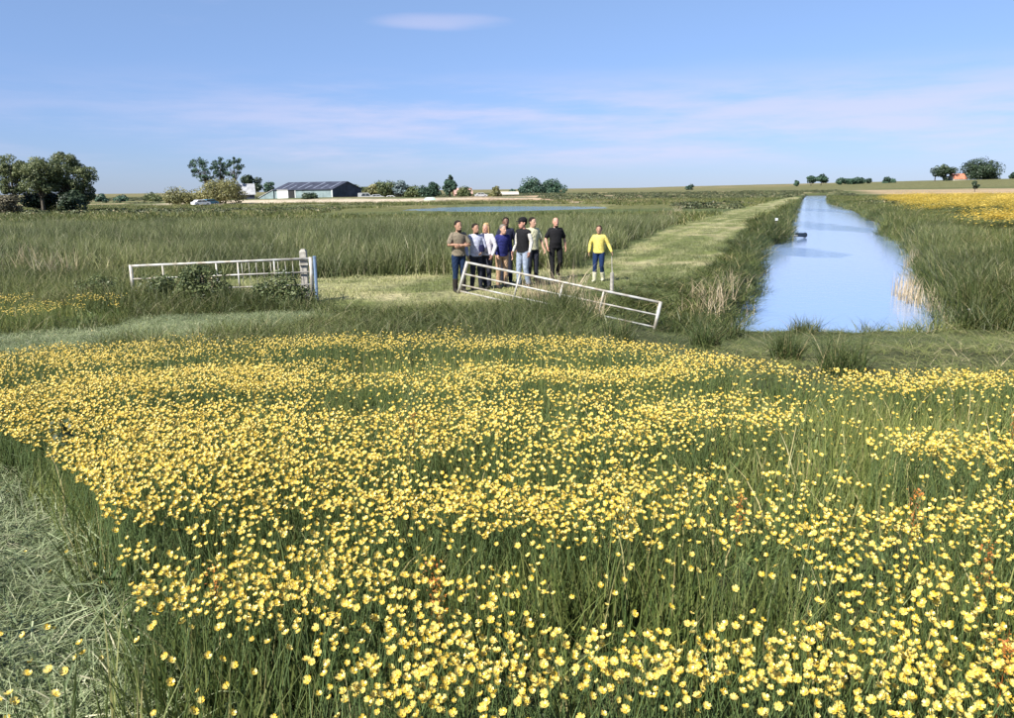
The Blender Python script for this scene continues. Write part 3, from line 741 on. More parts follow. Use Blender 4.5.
for _px, _py, _rw, _rh, _w in [(150, 470, 150, 30, .20), (330, 520, 200, 34, .24), (560, 500, 170, 26, .16), (900, 525, 170, 34, .24), (420, 590, 200, 26, .16), (70, 415, 140, 26, .18),
                               (560, 665, 230, 50, .10), (860, 645, 200, 55, .12), (700, 590, 190, 40, .06), (230, 585, 160, 40, .06), (280, 660, 140, 40, .03), (930, 585, 110, 22, .14), (640, 450, 180, 22, .12), (420, 395, 260, 14, -.14),
                               (420, 362, 170, 10, -.20), (520, 440, 90, 18, -.08), (930, 410, 120, 16, -.10), (650, 560, 120, 20, -.10), (760, 480, 120, 16, .08), (640, 395, 200, 12, .10), (200, 380, 160, 12, .08), (870, 440, 150, 18, .10)]:
    _c = on_ground(_px, _py, .4); _a = on_ground(_px, _py - _rh, .4); _b = on_ground(_px, _py + _rh, .4)
    DRIFTS.append((_c.x, _c.y, _rw * _c.y / F, abs(_a.y - _b.y) / 2, _w))
def flower_density(x, y):
    n = fbm(x * 0.7, y * 1.2, 0.62, 101, 4)
    m = fbm(x * 0.45, y, 2.2, 109, 2)
    drift = np.zeros_like(x)
    for cx, cy, rx, ry, w in DRIFTS: drift = drift + w * np.exp(-(((x - cx) / rx) ** 2 + ((y - cy) / ry) ** 2))
    v = n * 0.65 + m * 0.35 + np.clip(drift, -.30, .18)
    d = 0.05 + 0.95 * smooth(0.415, 0.60, v)
    d = d * (1 - 0.35 * smooth(7.0, 10.5, y))
    lim = flower_limit(x)
    d = np.maximum(d, 0.95 * np.exp(-((y - lim + 0.6) / 0.55) ** 2) * smooth(-4.5, -2.5, x))
    d = d * (1 - smooth(-0.5, 0.35, y - lim - 2.6 * (fbm(x * .7, y, 1.1, 55) - .5) + 0.2 * smooth(2, 4, x)))
    d = np.where(in_poly(x, y, FLOWER_STRIP), 0.35 * smooth(.48, .60, n), d)
    d = np.where(mown(x, y), 0.012, d)
    return d
def flowers():
    P = frustum_points(lambda y: 1400 if y < 4.5 else (1050 if y < 7 else (800 if y < 10 else 620)), 1.3, 19.0, 400, margin=0.4, half=0.68)
    g = np.random.default_rng(9)
    k = g.random(len(P)) < flower_density(P[:, 0], P[:, 1])
    P = P[k]; x, y = P.T; n = len(P)
    h = 0.34 + 0.12 * g.random(n) + 0.10 * (fbm(x, y, 1.3, 71) - 0.5)
    h = np.where(mown(x, y), 0.06, h)
    z = gz(x, y) + h
    rot = np.stack([g.normal(0.0, 0.20, n), g.normal(0, 0.20, n), g.normal(0, 1.1, n)], -1)
    s = 0.56 + 0.46 * g.random(n) ** 0.8
    # which are in view, and how large: the 300 that show largest become things of their own
    Mi = np.linalg.inv(np.array(CAM_M)); pc = (Mi @ np.stack([x, y, z, np.ones(n)]))
    px = 507 + F * pc[0] / -pc[2]; py = 359 - F * pc[1] / -pc[2]
    vis = (px > 4) & (px < 1010) & (py > 0) & (py < 712)
    size = np.where(vis, s / -pc[2], 0); order = np.argsort(-size); big = order[:300]; rest = order[300:]
    blooms = [bloom_mesh('bloom', 500 + i) for i in range(8)]; stems = [stem_mesh('stem', 520 + i) for i in range(5)]
    for i in big:
        o = empty('buttercup', (x[i], y[i], z[i])); o.rotation_euler = tuple(rot[i]); o.scale = (s[i],) * 3; o.empty_display_size = 0.02
        tag(o, 'single yellow buttercup on a thin stem in the near meadow grass', 'flower', 'buttercups standing in the near meadow')
        link('bloom', blooms[int(g.integers(8))], o)
        st = link('stem', stems[int(g.integers(5))], o)
    src = source('buttercup_plant', [flower_mesh('buttercup_plant', 540 + i) for i in range(8)])
    scatter('buttercup_carpet', 'carpet of yellow buttercups spreading across the meadow', 'flowers', np.stack([x, y, z], -1)[rest], rot[rest], np.repeat(s[rest, None], 3, 1), g.integers(0, 8, len(rest)), g.random(len(rest)), src)
    print('flowers', n)
    # far patch beyond the canal: clumps of the same flowers
    def clump(i):
        gg = np.random.default_rng(560 + i); V = []; T = []; r = []
        for k in range(55):
            c = np.array([gg.normal(0, .5), gg.normal(0, .5), 0.35 + 0.15 * gg.random()]); R = 0.03 + 0.025 * gg.random()
            b = len(V); ph = gg.random() * 6
            V += [tuple(c + np.array([R * math.cos(ph + q * 1.2566), R * math.sin(ph + q * 1.2566), R * .35])) for q in range(5)] + [tuple(c)]
            T += [(b + q, b + (q + 1) % 5, b + 5) for q in range(5)]; r += [0.1 + 0.5 * gg.random()] * 6
        return np_mesh('far_flower_clump', V, tris=T, mats=[M['petal']], attrs={'r': ('FLOAT', np.array(r, np.float32))})
    src = source('far_flower_clump', [clump(i) for i in range(4)])
    P = frustum_points(lambda y: 2.2 if y < 60 else 0.75, 36, 150, 401, margin=6, half=0.72, xmin=15)
    k = in_poly(P[:, 0], P[:, 1], YELLOW_FAR) & (fbm(P[:, 0] * .35, P[:, 1], 6, 113, 3) > np.where(P[:, 1] > 75, 0.50, 0.42)); P = P[k]
    d = place(P, 402, 1.0, 1.6, nvar=4, sink=-0.22); scatter('far_buttercups', 'bright yellow patch of flowers in the pasture beyond the canal', 'flowers', coll=src, **d)
flowers()

# ------------------------------------------------------------------ trees and bushes
TREE_N = [0]
def tree(name, label, px, base_py, top_py, width_px, Y, mat, cat='tree', crown_from=0.25, clumps=26, per=90, leaf=0.16, tight=0.30, group=None, shape='round', depth=1.0, lean=0.0, trunk_r=0.032):
    TREE_N[0] += 1
    if Y > 50: per = int(per * 2.2); leaf = max(leaf * 0.85, Y / 800 * 0.85)
    g = np.random.default_rng(900 + TREE_N[0])
    base = atY(px, base_py, Y); gr = float(gz(base.x, base.y))
    top = atY(px, top_py, Y); base.z = gr
    H = top.z - base.z; W = width_px * Y / F * 1.02
    root = empty(name, base); tag(root, label, cat, group)
    z0 = H * crown_from
    # clump centres inside the crown's volume
    C = []
    while len(C) < clumps:
        q = g.uniform(-1, 1, 3)
        if q @ q > 1: continue
        if shape == 'cone':
            t = (q[2] + 1) / 2; w = (1 - t) ** 0.75 + 0.06
            q[0] *= w; q[1] *= w
        elif shape == 'dome':
            q[2] = 2 * abs(q[2]) - 1
        elif shape == 'spray' and q @ q < 0.30: continue
        C.append(q)
    C = np.array(C)
    rx = W / 2 * (1 - tight * 0.55); rz = (H - z0) / 2 * (1 - tight * 0.45)
    cen = np.stack([C[:, 0] * rx + lean * (C[:, 2] + 1), C[:, 1] * rx * depth, z0 + (H - z0) / 2 + C[:, 2] * rz], -1)
    cr = tight * W / 2 * (0.65 + 0.7 * g.random(clumps)) if shape != 'cone' else tight * W / 2 * (0.5 + 0.5 * g.random(clumps)) * (1.1 - 0.4 * C[:, 2])
    k = np.repeat(np.arange(clumps), per)
    d = g.normal(0, 1, (len(k), 3)); d /= np.linalg.norm(d, axis=1, keepdims=True)
    rad = (0.55 + 0.5 * g.random(len(k)) ** 0.6)
    P = cen[k] + d * (cr[k] * rad)[:, None] * np.array([1.1, 1.1, 0.85])
    P[:, 2] = np.maximum(P[:, 2], 0.05 * H if crown_from < 0.15 else z0 * 0.75)
    V, Q = leaf_card(P, d + g.normal(0, 0.55, d.shape) + np.array([0, 0, 0.25]), leaf, g)
    r = np.repeat(g.random(len(P)), 4); ct = g.random(clumps)
    me = np_mesh('crown', V, quads=Q, mats=[mat], attrs={'r': ('FLOAT', r.astype(np.float32)), 'tint': ('FLOAT', np.repeat(ct[k], 4).astype(np.float32))})
    link('crown', me, root)
    mb = MB(); tr = max(trunk_r * H, 0.06); fork = Vector((0, 0, max(z0 * 0.8, 0.18 * H)))
    top_c = Vector((lean, 0, H * 0.82))
    mb.tube([(0, 0, -0.3), (0, 0, 0.02 * H), fork, fork.lerp(top_c, 0.5), top_c], [tr * 1.35, tr * 1.1, tr * 0.85, tr * 0.5, tr * 0.12], 7)
    for i in range(0, clumps, 1 if shape == 'spray' else 2):
        e = Vector(cen[i]); s = fork.lerp(top_c, min(0.75, max(0.0, 0.25 * (e.z - fork.z) / max(H - fork.z, 0.1))))
        mid = s.lerp(e, 0.5) + Vector((g.normal(0, .03) * W, g.normal(0, .03) * W, -0.03 * H))
        mb.tube([s, mid, e], [tr * 0.42, tr * 0.28, tr * 0.08], 4, caps=False)
    mb.build('trunk', M['bark'], root)
    return root

T = {}
T['willow'] = leaf_mat('tree_leaf_green', (0.058, 0.088, 0.034), (0.17, 0.19, 0.085), trans=0.25, inst=False)
T['dark'] = leaf_mat('tree_leaf_dark', (0.018, 0.036, 0.020), (0.045, 0.070, 0.034), trans=0.15, inst=False)
T['teal'] = leaf_mat('tree_leaf_bluegreen', (0.028, 0.066, 0.046), (0.068, 0.118, 0.074), trans=0.2, inst=False)
T['olive'] = leaf_mat('tree_leaf_olive', (0.11, 0.12, 0.045), (0.25, 0.24, 0.10), trans=0.25, inst=False)
T['mid'] = leaf_mat('tree_leaf_mid', (0.050, 0.080, 0.030), (0.13, 0.155, 0.062), trans=0.25, inst=False)
T['brown'] = leaf_mat('bush_leaf_brown', (0.06, 0.055, 0.035), (0.12, 0.11, 0.065), trans=0.15, inst=False)
T['grey'] = leaf_mat('tree_leaf_greyblue', (0.11, 0.16, 0.17), (0.19, 0.24, 0.25), trans=0.2, inst=False)
def trees():
    A = tree
    # the tall clump on the left
    A('broadleaf_tree', 'bushy green tree with a rounded crown leaning over the meadow edge', 72, 212, 151, 50, 108, T['willow'], crown_from=.26, clumps=60, per=105, leaf=.13, tight=.22)
    A('broadleaf_tree', 'broad green tree between its two taller neighbours, thick trunk in deep shade', 44, 213, 154, 44, 106, T['willow'], crown_from=.28, clumps=50, per=105, leaf=.13, tight=.23)
    A('broadleaf_tree', 'green tree with a narrow upright crown beside a thin bluish tree', 16, 214, 152, 34, 107, T['willow'], crown_from=.26, clumps=42, per=105, leaf=.13, tight=.26)
    A('thin_tree', 'thin bluish half bare tree behind the left tree clump', -3, 212, 153, 22, 124, T['grey'], crown_from=.35, clumps=16, per=26, leaf=.14, tight=.28, shape='spray')
    A('broadleaf_tree', 'small drooping tree on the outer edge of the left tree clump', 86, 212, 177, 24, 110, T['mid'], crown_from=.12, clumps=20, per=60, leaf=.14, tight=.30)
    A('bush', 'brownish bush at the foot of the left tree clump', 8, 212, 192, 34, 100, T['brown'], 'bush', crown_from=.05, clumps=18, per=80, leaf=.13, tight=.36, shape='dome')
    A('bush', 'dark dense bush in the shade under the left trees', 44, 211, 190, 34, 110, T['dark'], 'bush', crown_from=.22, clumps=22, per=110, leaf=.16, tight=.4)
    A('bush', 'dark rounded bush under the outer tree of the left clump', 74, 211, 190, 24, 105, T['dark'], 'bush', crown_from=.05, clumps=20, per=100, leaf=.14, tight=.4)
    # low hedge bits between clump and farm
    for i, (x, w, tp, m, lb) in enumerate([(102, 14, 194, 'teal', 'small blue green bush just right of the left tree clump'), (120, 16, 194.5, 'teal', 'low blue green bush at the near end of the far hedge'), (152, 22, 193, 'mid', 'low green bush joining the farm hedge')]):
        A('bush', lb, x, 199, tp, w, 260, T[m], 'bush', crown_from=.02, clumps=10, per=40, leaf=.3, tight=.4, shape='dome')
    # farm trees
    A('bush', 'olive green bush at the left end of the farm hedge', 178, 206, 184, 30, 170, T['olive'], 'bush', crown_from=.04, clumps=18, per=70, leaf=.2, tight=.36, shape='dome')
    A('bush', 'olive hedge tree behind the white car', 202, 206, 185, 36, 175, T['olive'], 'bush', crown_from=.04, clumps=18, per=70, leaf=.2, tight=.36, shape='dome')
    A('broadleaf_tree', 'large yellowish olive tree in front of the feathery tall trees', 226, 206, 179, 40, 172, T['olive'], crown_from=.03, clumps=30, per=90, leaf=.2, tight=.34)
    A('feathery_tree', 'tall feathery blue green tree with forked bare limbs above the farm hedge', 209, 203, 157, 30, 200, T['teal'], crown_from=.42, clumps=44, per=17, leaf=.15, tight=.15, shape='spray', lean=-.6, trunk_r=.016)
    A('feathery_tree', 'slim feathery tree between two other feathery trees over the farm', 223, 203, 156, 18, 203, T['teal'], crown_from=.45, clumps=28, per=17, leaf=.15, tight=.19, shape='spray', trunk_r=.014)
    A('feathery_tree', 'feathery tall tree on the barn side of the feathery group', 236, 203, 156, 18, 198, T['teal'], crown_from=.42, clumps=28, per=17, leaf=.15, tight=.19, shape='spray', lean=.3, trunk_r=.014)
    A('evergreen_tree', 'dark evergreen tree behind the grey roofed shed', 252, 203, 174, 22, 215, T['dark'], crown_from=.2, clumps=18, per=90, leaf=.24, tight=.36)
    A('thin_tree', 'wispy teal tree sticking up behind the barn roof', 270, 200, 176, 13, 262, T['teal'], crown_from=.3, clumps=10, per=40, leaf=.24, tight=.36)
    A('bush', 'dark round bush in front of the barn wall', 310.5, 203.5, 194.5, 15, 190, T['dark'], 'bush', crown_from=.02, clumps=12, per=90, leaf=.14, tight=.45, shape='dome')
    # trees between the barn and the pond
    for x, w, tp, m, lb in [(360, 16, 186, 'mid', 'green tree peeping out behind the dark barn gable'), (373, 18, 185, 'olive', 'olive tree above the parked vehicles'), (386, 22, 181, 'mid', 'tall green tree in the row beyond the barn'),
                            (401, 14, 180, 'grey', 'pale grey leafless looking tree in the row beyond the barn'), (412, 18, 188, 'mid', 'low green tree after the pale grey tree'), (425, 14, 187, 'teal', 'small teal tree behind the mint green boat'),
                            (434, 12, 181.5, 'teal', 'spiky teal tree next to the tall dark conifer')]:
        A('broadleaf_tree', lb, x, 199, tp, w * 1.25, 240, T[m], crown_from=.03, clumps=20, per=60, leaf=.26, tight=.36, shape='spray' if m == 'grey' else 'round')
    A('conifer_tree', 'tall dark teal conifer with a pointed twin top', 450, 197, 171, 17, 250, T['teal'], crown_from=.05, clumps=34, per=70, leaf=.26, tight=.3, shape='cone')
    A('bush', 'round green bush below the pink roofed house', 464, 197, 187, 18, 242, T['mid'], 'bush', crown_from=.03, clumps=14, per=60, leaf=.25, tight=.4, shape='dome')
    A('bush', 'small round bush beside the pale low building', 495, 194, 186, 12, 262, T['olive'], 'bush', crown_from=.03, clumps=10, per=50, leaf=.25, tight=.42, shape='dome')
    A('bush', 'small dark bush between the low building and the dome shaped trees', 512, 191, 186.5, 9, 420, T['teal'], 'bush', crown_from=.03, clumps=8, per=40, leaf=.4, tight=.42, shape='dome')
    A('broadleaf_tree', 'dome shaped teal tree on the skyline, the taller of its pair', 530, 191, 179, 26, 430, T['teal'], crown_from=.02, clumps=20, per=70, leaf=.42, tight=.38, shape='dome')
    A('broadleaf_tree', 'flat topped teal tree beside the taller dome shaped tree', 553, 191, 181, 28, 440, T['teal'], crown_from=.02, clumps=20, per=70, leaf=.42, tight=.38, shape='dome')
    A('bush', 'tiny bush alone on the bare skyline left of the canal', 690, 187.5, 184.5, 10, 700, T['teal'], 'bush', crown_from=.02, clumps=6, per=30, leaf=.6, tight=.45, shape='dome')
    # beyond the end of the canal
    A('bush', 'small pointed dark tree left of the canal end', 797, 184.5, 179, 8, 640, T['teal'], crown_from=.02, clumps=8, per=50, leaf=.5, tight=.4, shape='cone')
    A('broadleaf_tree', 'open crowned tree above the far end of the canal', 811, 184, 175.5, 10, 640, T['teal'], crown_from=.3, clumps=9, per=40, leaf=.5, tight=.4)
    A('broadleaf_tree', 'rounded tree touching the open crowned tree above the canal end', 821, 184, 175.5, 13, 645, T['teal'], crown_from=.25, clumps=12, per=40, leaf=.5, tight=.36)
    A('hedge', 'long low flat topped hedge on the skyline right of the canal end', 853, 182.5, 178, 36, 600, T['teal'], 'hedge', crown_from=.02, clumps=26, per=60, leaf=.45, tight=.14, depth=.15)
    A('bush', 'lone dark round bush right of the long hedge', 889, 182, 176, 10, 570, T['teal'], 'bush', crown_from=.02, clumps=8, per=60, leaf=.4, tight=.42, shape='dome')
    A('thin_tree', 'thin pale grey green tree beside the orange roofed house', 935, 178.5, 164.5, 9, 552, T['grey'], crown_from=.2, clumps=9, per=30, leaf=.34, tight=.4)
    A('broadleaf_tree', 'rounded dark green tree left of the orange roofed house', 945, 178.5, 165, 18, 548, T['dark'], crown_from=.04, clumps=18, per=70, leaf=.36, tight=.38)
    A('broadleaf_tree', 'wide domed dark teal tree right of the orange roofed house', 978, 178, 162, 44, 552, T['dark'], crown_from=.02, clumps=34, per=80, leaf=.38, tight=.3, shape='dome')
    A('bush', 'small teal tree further along from the wide domed tree', 1013, 177, 171, 10, 550, T['teal'], crown_from=.02, clumps=8, per=60, leaf=.36, tight=.42, shape='dome')
    A('bush', 'small dark bush standing alone in the stubble field', 975, 188, 180, 7, 260, T['dark'], 'bush', crown_from=.1, clumps=7, per=50, leaf=.2, tight=.42)
trees()

# ------------------------------------------------------------------ farm buildings
def gable_building(name, label, loc, rz, L, Wd, eave, ridge, roof, wall, gable=None, cat='building', windows=(), door=None, over=0.3):
    """long axis along local x; local origin at the corner near the viewer, body towards -x and +y"""
    loc = (loc[0], loc[1], float(gz(loc[0], loc[1])))
    root = empty(name, loc, rz); tag(root, label, cat)
    t = 0.15
    mb = MB(); mb.box((-L / 2, t / 2, eave / 2 - .2), (L, t, eave + .4)); mb.build('front_wall', wall, root)
    mb = MB(); mb.box((-L / 2, Wd - t / 2, eave / 2 - .2), (L, t, eave + .4)); mb.build('back_wall', wall, root)
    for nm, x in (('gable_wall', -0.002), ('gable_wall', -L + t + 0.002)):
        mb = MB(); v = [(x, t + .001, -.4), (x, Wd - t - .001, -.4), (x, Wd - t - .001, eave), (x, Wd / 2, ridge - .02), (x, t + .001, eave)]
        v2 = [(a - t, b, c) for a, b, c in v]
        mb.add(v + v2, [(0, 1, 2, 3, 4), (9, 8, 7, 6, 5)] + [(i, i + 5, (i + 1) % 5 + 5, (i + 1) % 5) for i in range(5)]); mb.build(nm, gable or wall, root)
    for s in (0, 1):
        y0, y1 = (-over, Wd / 2) if s == 0 else (Wd + over, Wd / 2)
        ze = eave + 0.03 - over * (ridge - eave) / (Wd / 2)
        a = 0.12
        mb = MB(); v = [(over, y0, ze), (-L - over, y0, ze), (-L - over, y1, ridge + .03), (over, y1, ridge + .03)]
        v2 = [(p, q, r + a) for p, q, r in v]
        mb.add(v + v2, [(3, 2, 1, 0), (4, 5, 6, 7)] + [(i, (i + 1) % 4, (i + 1) % 4 + 4, i + 4) for i in range(4)])
        rf = mb.build('roof', roof, root)
    for (x, z, w, h) in windows:
        mb = MB(); mb.box((x, -0.03, z), (w, 0.08, h)); f = mb.build('window', M['white'], root)
        mb = MB(); mb.box((x, -0.075, z), (w - .16, 0.02, h - .16)); mb.build('pane', M['glass'], f)
    if door:
        x, w, h, mt = door
        mb = MB(); mb.box((x, -0.06, h / 2), (w, 0.12, h)); mb.build('door', mt, root)
    return root
def farm():
    c = atY(333, 200.6, 216); th = math.radians(31)
    # the long side runs to the left and away, the gable to the right and away
    L, Wd, ev, rd = 21.5, 11.5, 2.75, 4.7
    zg = min(c.z, float(gz(c.x, c.y)))
    barn = gable_building('barn', 'long grey metal barn with dark blue ridged roof and a gable coloured dark for its shade', (c.x, c.y, c.z), -th, L, Wd, ev, rd, M['roof_blue'], M['wall_grey'], M['wall_dark'], cat='barn')
    mb = MB(); mb.box((-L + 3.2, -0.09, 1.45), (4.2, 0.14, 2.9)); mb.build('sliding_door', M['white'], barn)
    mb = MB(); mb.box((-L + 6.6, -0.05, 1.3), (2.3, 0.10, 2.6)); mb.build('doorway_shade', M['dark'], barn)  # solid dark slab, painted as the shade inside the open door
    mb = MB(); mb.box((-L + 8.0, -0.08, 1.4), (0.3, 0.16, 2.8)); mb.build('door_post', M['trim'], barn)
    mb = MB(); mb.box((-0.1, -0.08, 1.35), (0.35, 0.2, 2.7)); mb.build('corner_trim', M['trim'], barn)
    sl = (rd - ev) / (Wd / 2)
    for i in range(7):                    # pale roof lights laid into the near slope
        x = -1.2 - i * 2.9; y0, y1 = (0.6, 5.2) if i % 2 == 0 else (0.4, 3.2)
        mb = MB(); z = lambda y: ev + .03 + y * sl + 0.135
        mb.add([(x, y0, z(y0)), (x - .55, y0, z(y0)), (x - .55, y1, z(y1)), (x, y1, z(y1)), (x, y0, z(y0) + .03), (x - .55, y0, z(y0) + .03), (x - .55, y1, z(y1) + .03), (x, y1, z(y1) + .03)],
               [(3, 2, 1, 0), (4, 5, 6, 7), (0, 1, 5, 4), (1, 2, 6, 5), (2, 3, 7, 6), (3, 0, 4, 7)]); mb.build('roof_light', M['rooflight'], barn)
    # lean-to on the far end of the barn
    d = Vector((-math.cos(th), math.sin(th), 0)); e = Vector((c.x, c.y, c.z)) + d * (L + 0.5)
    lt = empty('lean_to', e, -th); tag(lt, 'pale lean-to shed with a roof sloping down from the barn end', 'shed')
    mb = MB(); mb.add([(0, 0, -.3), (-5.5, 0, -.3), (-5.5, 0, .9), (0, 0, 2.9), (0, 8, -.3), (-5.5, 8, -.3), (-5.5, 8, .9), (0, 8, 2.9)], [(0, 3, 2, 1), (4, 5, 6, 7), (0, 1, 5, 4), (1, 2, 6, 5), (0, 4, 7, 3)]); mb.build('wall', M['wall_grey'], lt)
    mb = MB(); mb.add([(0, -.2, 2.95), (-6, -.2, .76), (-6, 8.2, .76), (0, 8.2, 2.95), (0, -.2, 3.1), (-6, -.2, .91), (-6, 8.2, .91), (0, 8.2, 3.1)], [(3, 2, 1, 0), (4, 5, 6, 7), (0, 1, 5, 4), (1, 2, 6, 5), (2, 3, 7, 6), (3, 0, 4, 7)]); mb.build('roof', M['grey_roof'], lt)
    # small grey-roofed shed
    p = atY(255, 201, 205); gable_building('shed', 'small dark shed with a pale grey roof beside the evergreen', (p.x, p.y, p.z), math.radians(20), 4.2, 4.0, 1.7, 4.0, M['grey_roof'], M['wall_dark'], cat='shed')
    # houses
    p = atY(472, 193, 265); gable_building('house', 'house with a faded pink roof behind the round bush', (p.x, p.y, p.z), 0.15, 5.5, 6, 1.2, 2.9, M['pink_roof'], M['brick'], cat='house', windows=[(-1.4, .7, .9, .8), (-4, .7, .9, .8)])
    p = atY(518, 192.6, 300); gable_building('low_building', 'long low pale roofed building above the bare bank', (p.x, p.y, p.z), 0.05, 8.0, 6, .7, 1.5, M['render_wall'], M['brick'], cat='building', windows=[(-2, .35, .8, .4), (-5, .35, .8, .4)])
    p = atY(967, 179, 545); gable_building('house', 'house with an orange tiled roof between two dark trees', (p.x, p.y, p.z), 0.1, 9.0, 8, .8, 4.0, M['red_roof'], M['render_wall'], cat='house', windows=[(-2, .45, 1, .6), (-5, .45, 1, .6)])
    p = atY(373, 195.2, 238); gable_building('shed', 'small shed with a pale mint roof among the row of trees', (p.x, p.y, p.z), 0.1, 2.5, 3, .5, 1.0, M['mint'], M['wall_dark'], cat='shed')
def car(label, px, py, Y, rz, paint, scale=1.0, van=False):
    p = atY(px, py, Y)
    root = empty('parked_car', (p.x, p.y, float(gz(p.x, p.y))), rz); root.scale = (scale,) * 3
    tag(root, label, 'car', 'vehicles parked at the farm')
    hw = 0.85
    prof = [(-2.0, .35), (-2.05, .75), (-1.95, .95), (-1.55, 1.0), (-1.05, 1.42), (.75, 1.45), (1.35, .98), (1.95, .88), (2.08, .6), (2.05, .35)] if not van else [(-2.1, .35), (-2.15, 1.0), (-2.1, 1.75), (-1.9, 1.85), (.7, 1.85), (1.35, 1.15), (2.0, 1.0), (2.12, .6), (2.1, .35)]
    mb = MB(); n = len(prof)
    def ring(y, ins): return [(x * (1 - ins * .02), y, .35 + (z - .35) * (1 - ins * .03)) for x, z in prof]
    v = ring(-hw, 1) + ring(-hw + .06, 0) + ring(hw - .06, 0) + ring(hw, 1)
    f = [tuple(range(n)), tuple(range(4 * n - 1, 3 * n - 1, -1))]
    for r in range(3): f += [(r * n + i, (r + 1) * n + i, (r + 1) * n + (i + 1) % n, r * n + (i + 1) % n) for i in range(n)]
    mb.add(v, f); mb.build('body', paint, root)
    zt = 1.33 if not van else 1.7
    for s in (-1, 1):
        mb = MB(); y = s * (hw + .004); mb.add([(-1.25, y, 1.0), (-.15, y, 1.0), (-.15, y, zt), (-.95, y, zt)], [(0, 1, 2, 3) if s < 0 else (3, 2, 1, 0)]); mb.build('side_window', M['glass'], root)
        mb = MB(); mb.add([(-.05, y, 1.0), (1.15, y, 1.0), (.68, y, zt), (-.05, y, zt)], [(0, 1, 2, 3) if s < 0 else (3, 2, 1, 0)]); mb.build('side_window', M['glass'], root)
    mb = MB(); mb.add([(.82, -hw + .12, 1.43 if not van else 1.75), (.82, hw - .12, 1.43 if not van else 1.75), (1.34, hw - .1, 1.03 if not van else 1.2), (1.34, -hw + .1, 1.03 if not van else 1.2)], [(3, 2, 1, 0)]); mb.build('windscreen', M['glass'], root)
    for x in (-1.25, 1.3):
        for s in (-1, 1):
            mb = MB(); mb.tube([(x, s * (hw - .16), .33), (x, s * (hw + .02), .33)], .33, 14); w = mb.build('wheel', M['tyre'], root)
            mb = MB(); mb.tube([(x, s * (hw + .01), .33), (x, s * (hw + .035), .33)], .19, 10); mb.build('hub_cap', M['hub'], w)
    for s in (-1, 1):
        mb = MB(); mb.box((2.03, s * .6, .72), (.08, .3, .16)); mb.build('headlight', M['trim'], root)
def small_things():
    car('white car with dark windows parked at the end of the farm hedge', 201, 205.6, 160, 0.85, M['car_white'], scale=.85)
    car('dark teal car parked close behind the white car', 209.5, 205.0, 166, 0.9, M['car_blue'], scale=.85)
    car('silver van parked between the barn and the row of trees', 366, 199.2, 222, 0.2, M['car_grey'], van=True)
    car('silver car parked at the foot of the tree row', 377, 199.2, 224, 0.1, M['car_grey'])
    car('white car parked on the pale sand below the row of trees', 391, 199.6, 226, 0.1, M['car_white'], scale=.8)
    car('grey car parked near the long low building', 481, 194.5, 262, 0.1, M['car_grey'])
    # upturned mint green boat
    p = atY(430, 201.3, 180); root = empty('upturned_boat', (p.x, p.y, p.z), 0.1); tag(root, 'low mint green upturned boat lying on the pale sandy bank', 'boat')
    mb = MB(); secs = []
    for t in np.linspace(-1, 1, 11):
        w = max(0.05, (1 - abs(t) ** 2.4)); secs.append(((t * 1.5, 0, 0.02), 0.62 * w + .02, 0.80 * w ** .6 + .02, (0, 1, 0), (0, 0, 1)))
    mb.loft(secs, 14); hull = mb.build('hull', M['mint'], root, True)
    mb = MB(); mb.box((0, 0, .83), (2.2, .05, .08)); mb.build('keel', M['trim'], root)
    # outfall pipe and its plank on the left bank
    p = atz(789, 236, WZ + .22); q = atz(803, 236.3, WZ + .10)
    root = empty('outfall_pipe', p); tag(root, 'black outfall pipe on a grey plank jutting over the canal', 'pipe')
    d = Vector((q.x - p.x, q.y - p.y, 0)); d.normalize()
    L = (Vector(q) - Vector(p)).length
    mb = MB(); mb.tube([(-.6 * d.x, -.6 * d.y, -.02), (d.x * L * .75, d.y * L * .75, -.06)], .07, 6); mb.build('plank', M['plank'], root)
    mb = MB(); a = d * (L * .55); b = d * (L * 1.12); mb.tube([(a.x, a.y, .02), (b.x, b.y, -.05)], [.12, .14], 14); pp = mb.build('pipe', M['pipe'], root)
    mb = MB(); b2 = d * (L * 1.14); mb.tube([(b.x, b.y, -.05), (b2.x, b2.y, -.052)], .16, 14); mb.build('pipe_collar', M['pipe'], pp)
    # small pale sign board on the left bank
    p = on_ground(775.5, 231); root = empty('marker_board', p); tag(root, 'small white marker board on a dark post on the left bank', 'marker')
    mb = MB(); mb.tube([(0, 0, -.2), (0, 0, .75)], .05, 6); mb.build('post', M['bark'], root)
    mb = MB(); mb.box((0, -.06, .68), (.15, .04, .15)); mb.build('board', M['trim'], root)
    # white post in the water margin on the right
    p = atz(966, 327, WZ); root = empty('water_post', p); tag(root, 'short white post standing in the reeds at the canal margin', 'post')
    mb = MB(); mb.tube([(0, 0, -.5), (.02, 0, .40)], .03, 8); mb.build('shaft', M['post'], root)
    mb = MB(); mb.tube([(.02, 0, .40), (.022, 0, .43)], .036, 8); mb.build('cap', M['trim'], root)
    # grey post beside the woman in yellow
    p = atz(611.5, 292, 0); root = empty('wooden_post', (p.x, p.y, float(gz(p.x, p.y)))); tag(root, 'thin grey wooden post beside the person in yellow', 'post')
    mb = MB(); mb.tube([(0, 0, -.3), (.01, 0, .52)], [.05, .045], 8); mb.build('shaft', M['post'], root)
    mb = MB(); mb.tube([(.01, 0, .52), (-.01, 0, .92)], [.014, .010], 6); mb.build('rod', M['post'], root)
farm(); small_things()

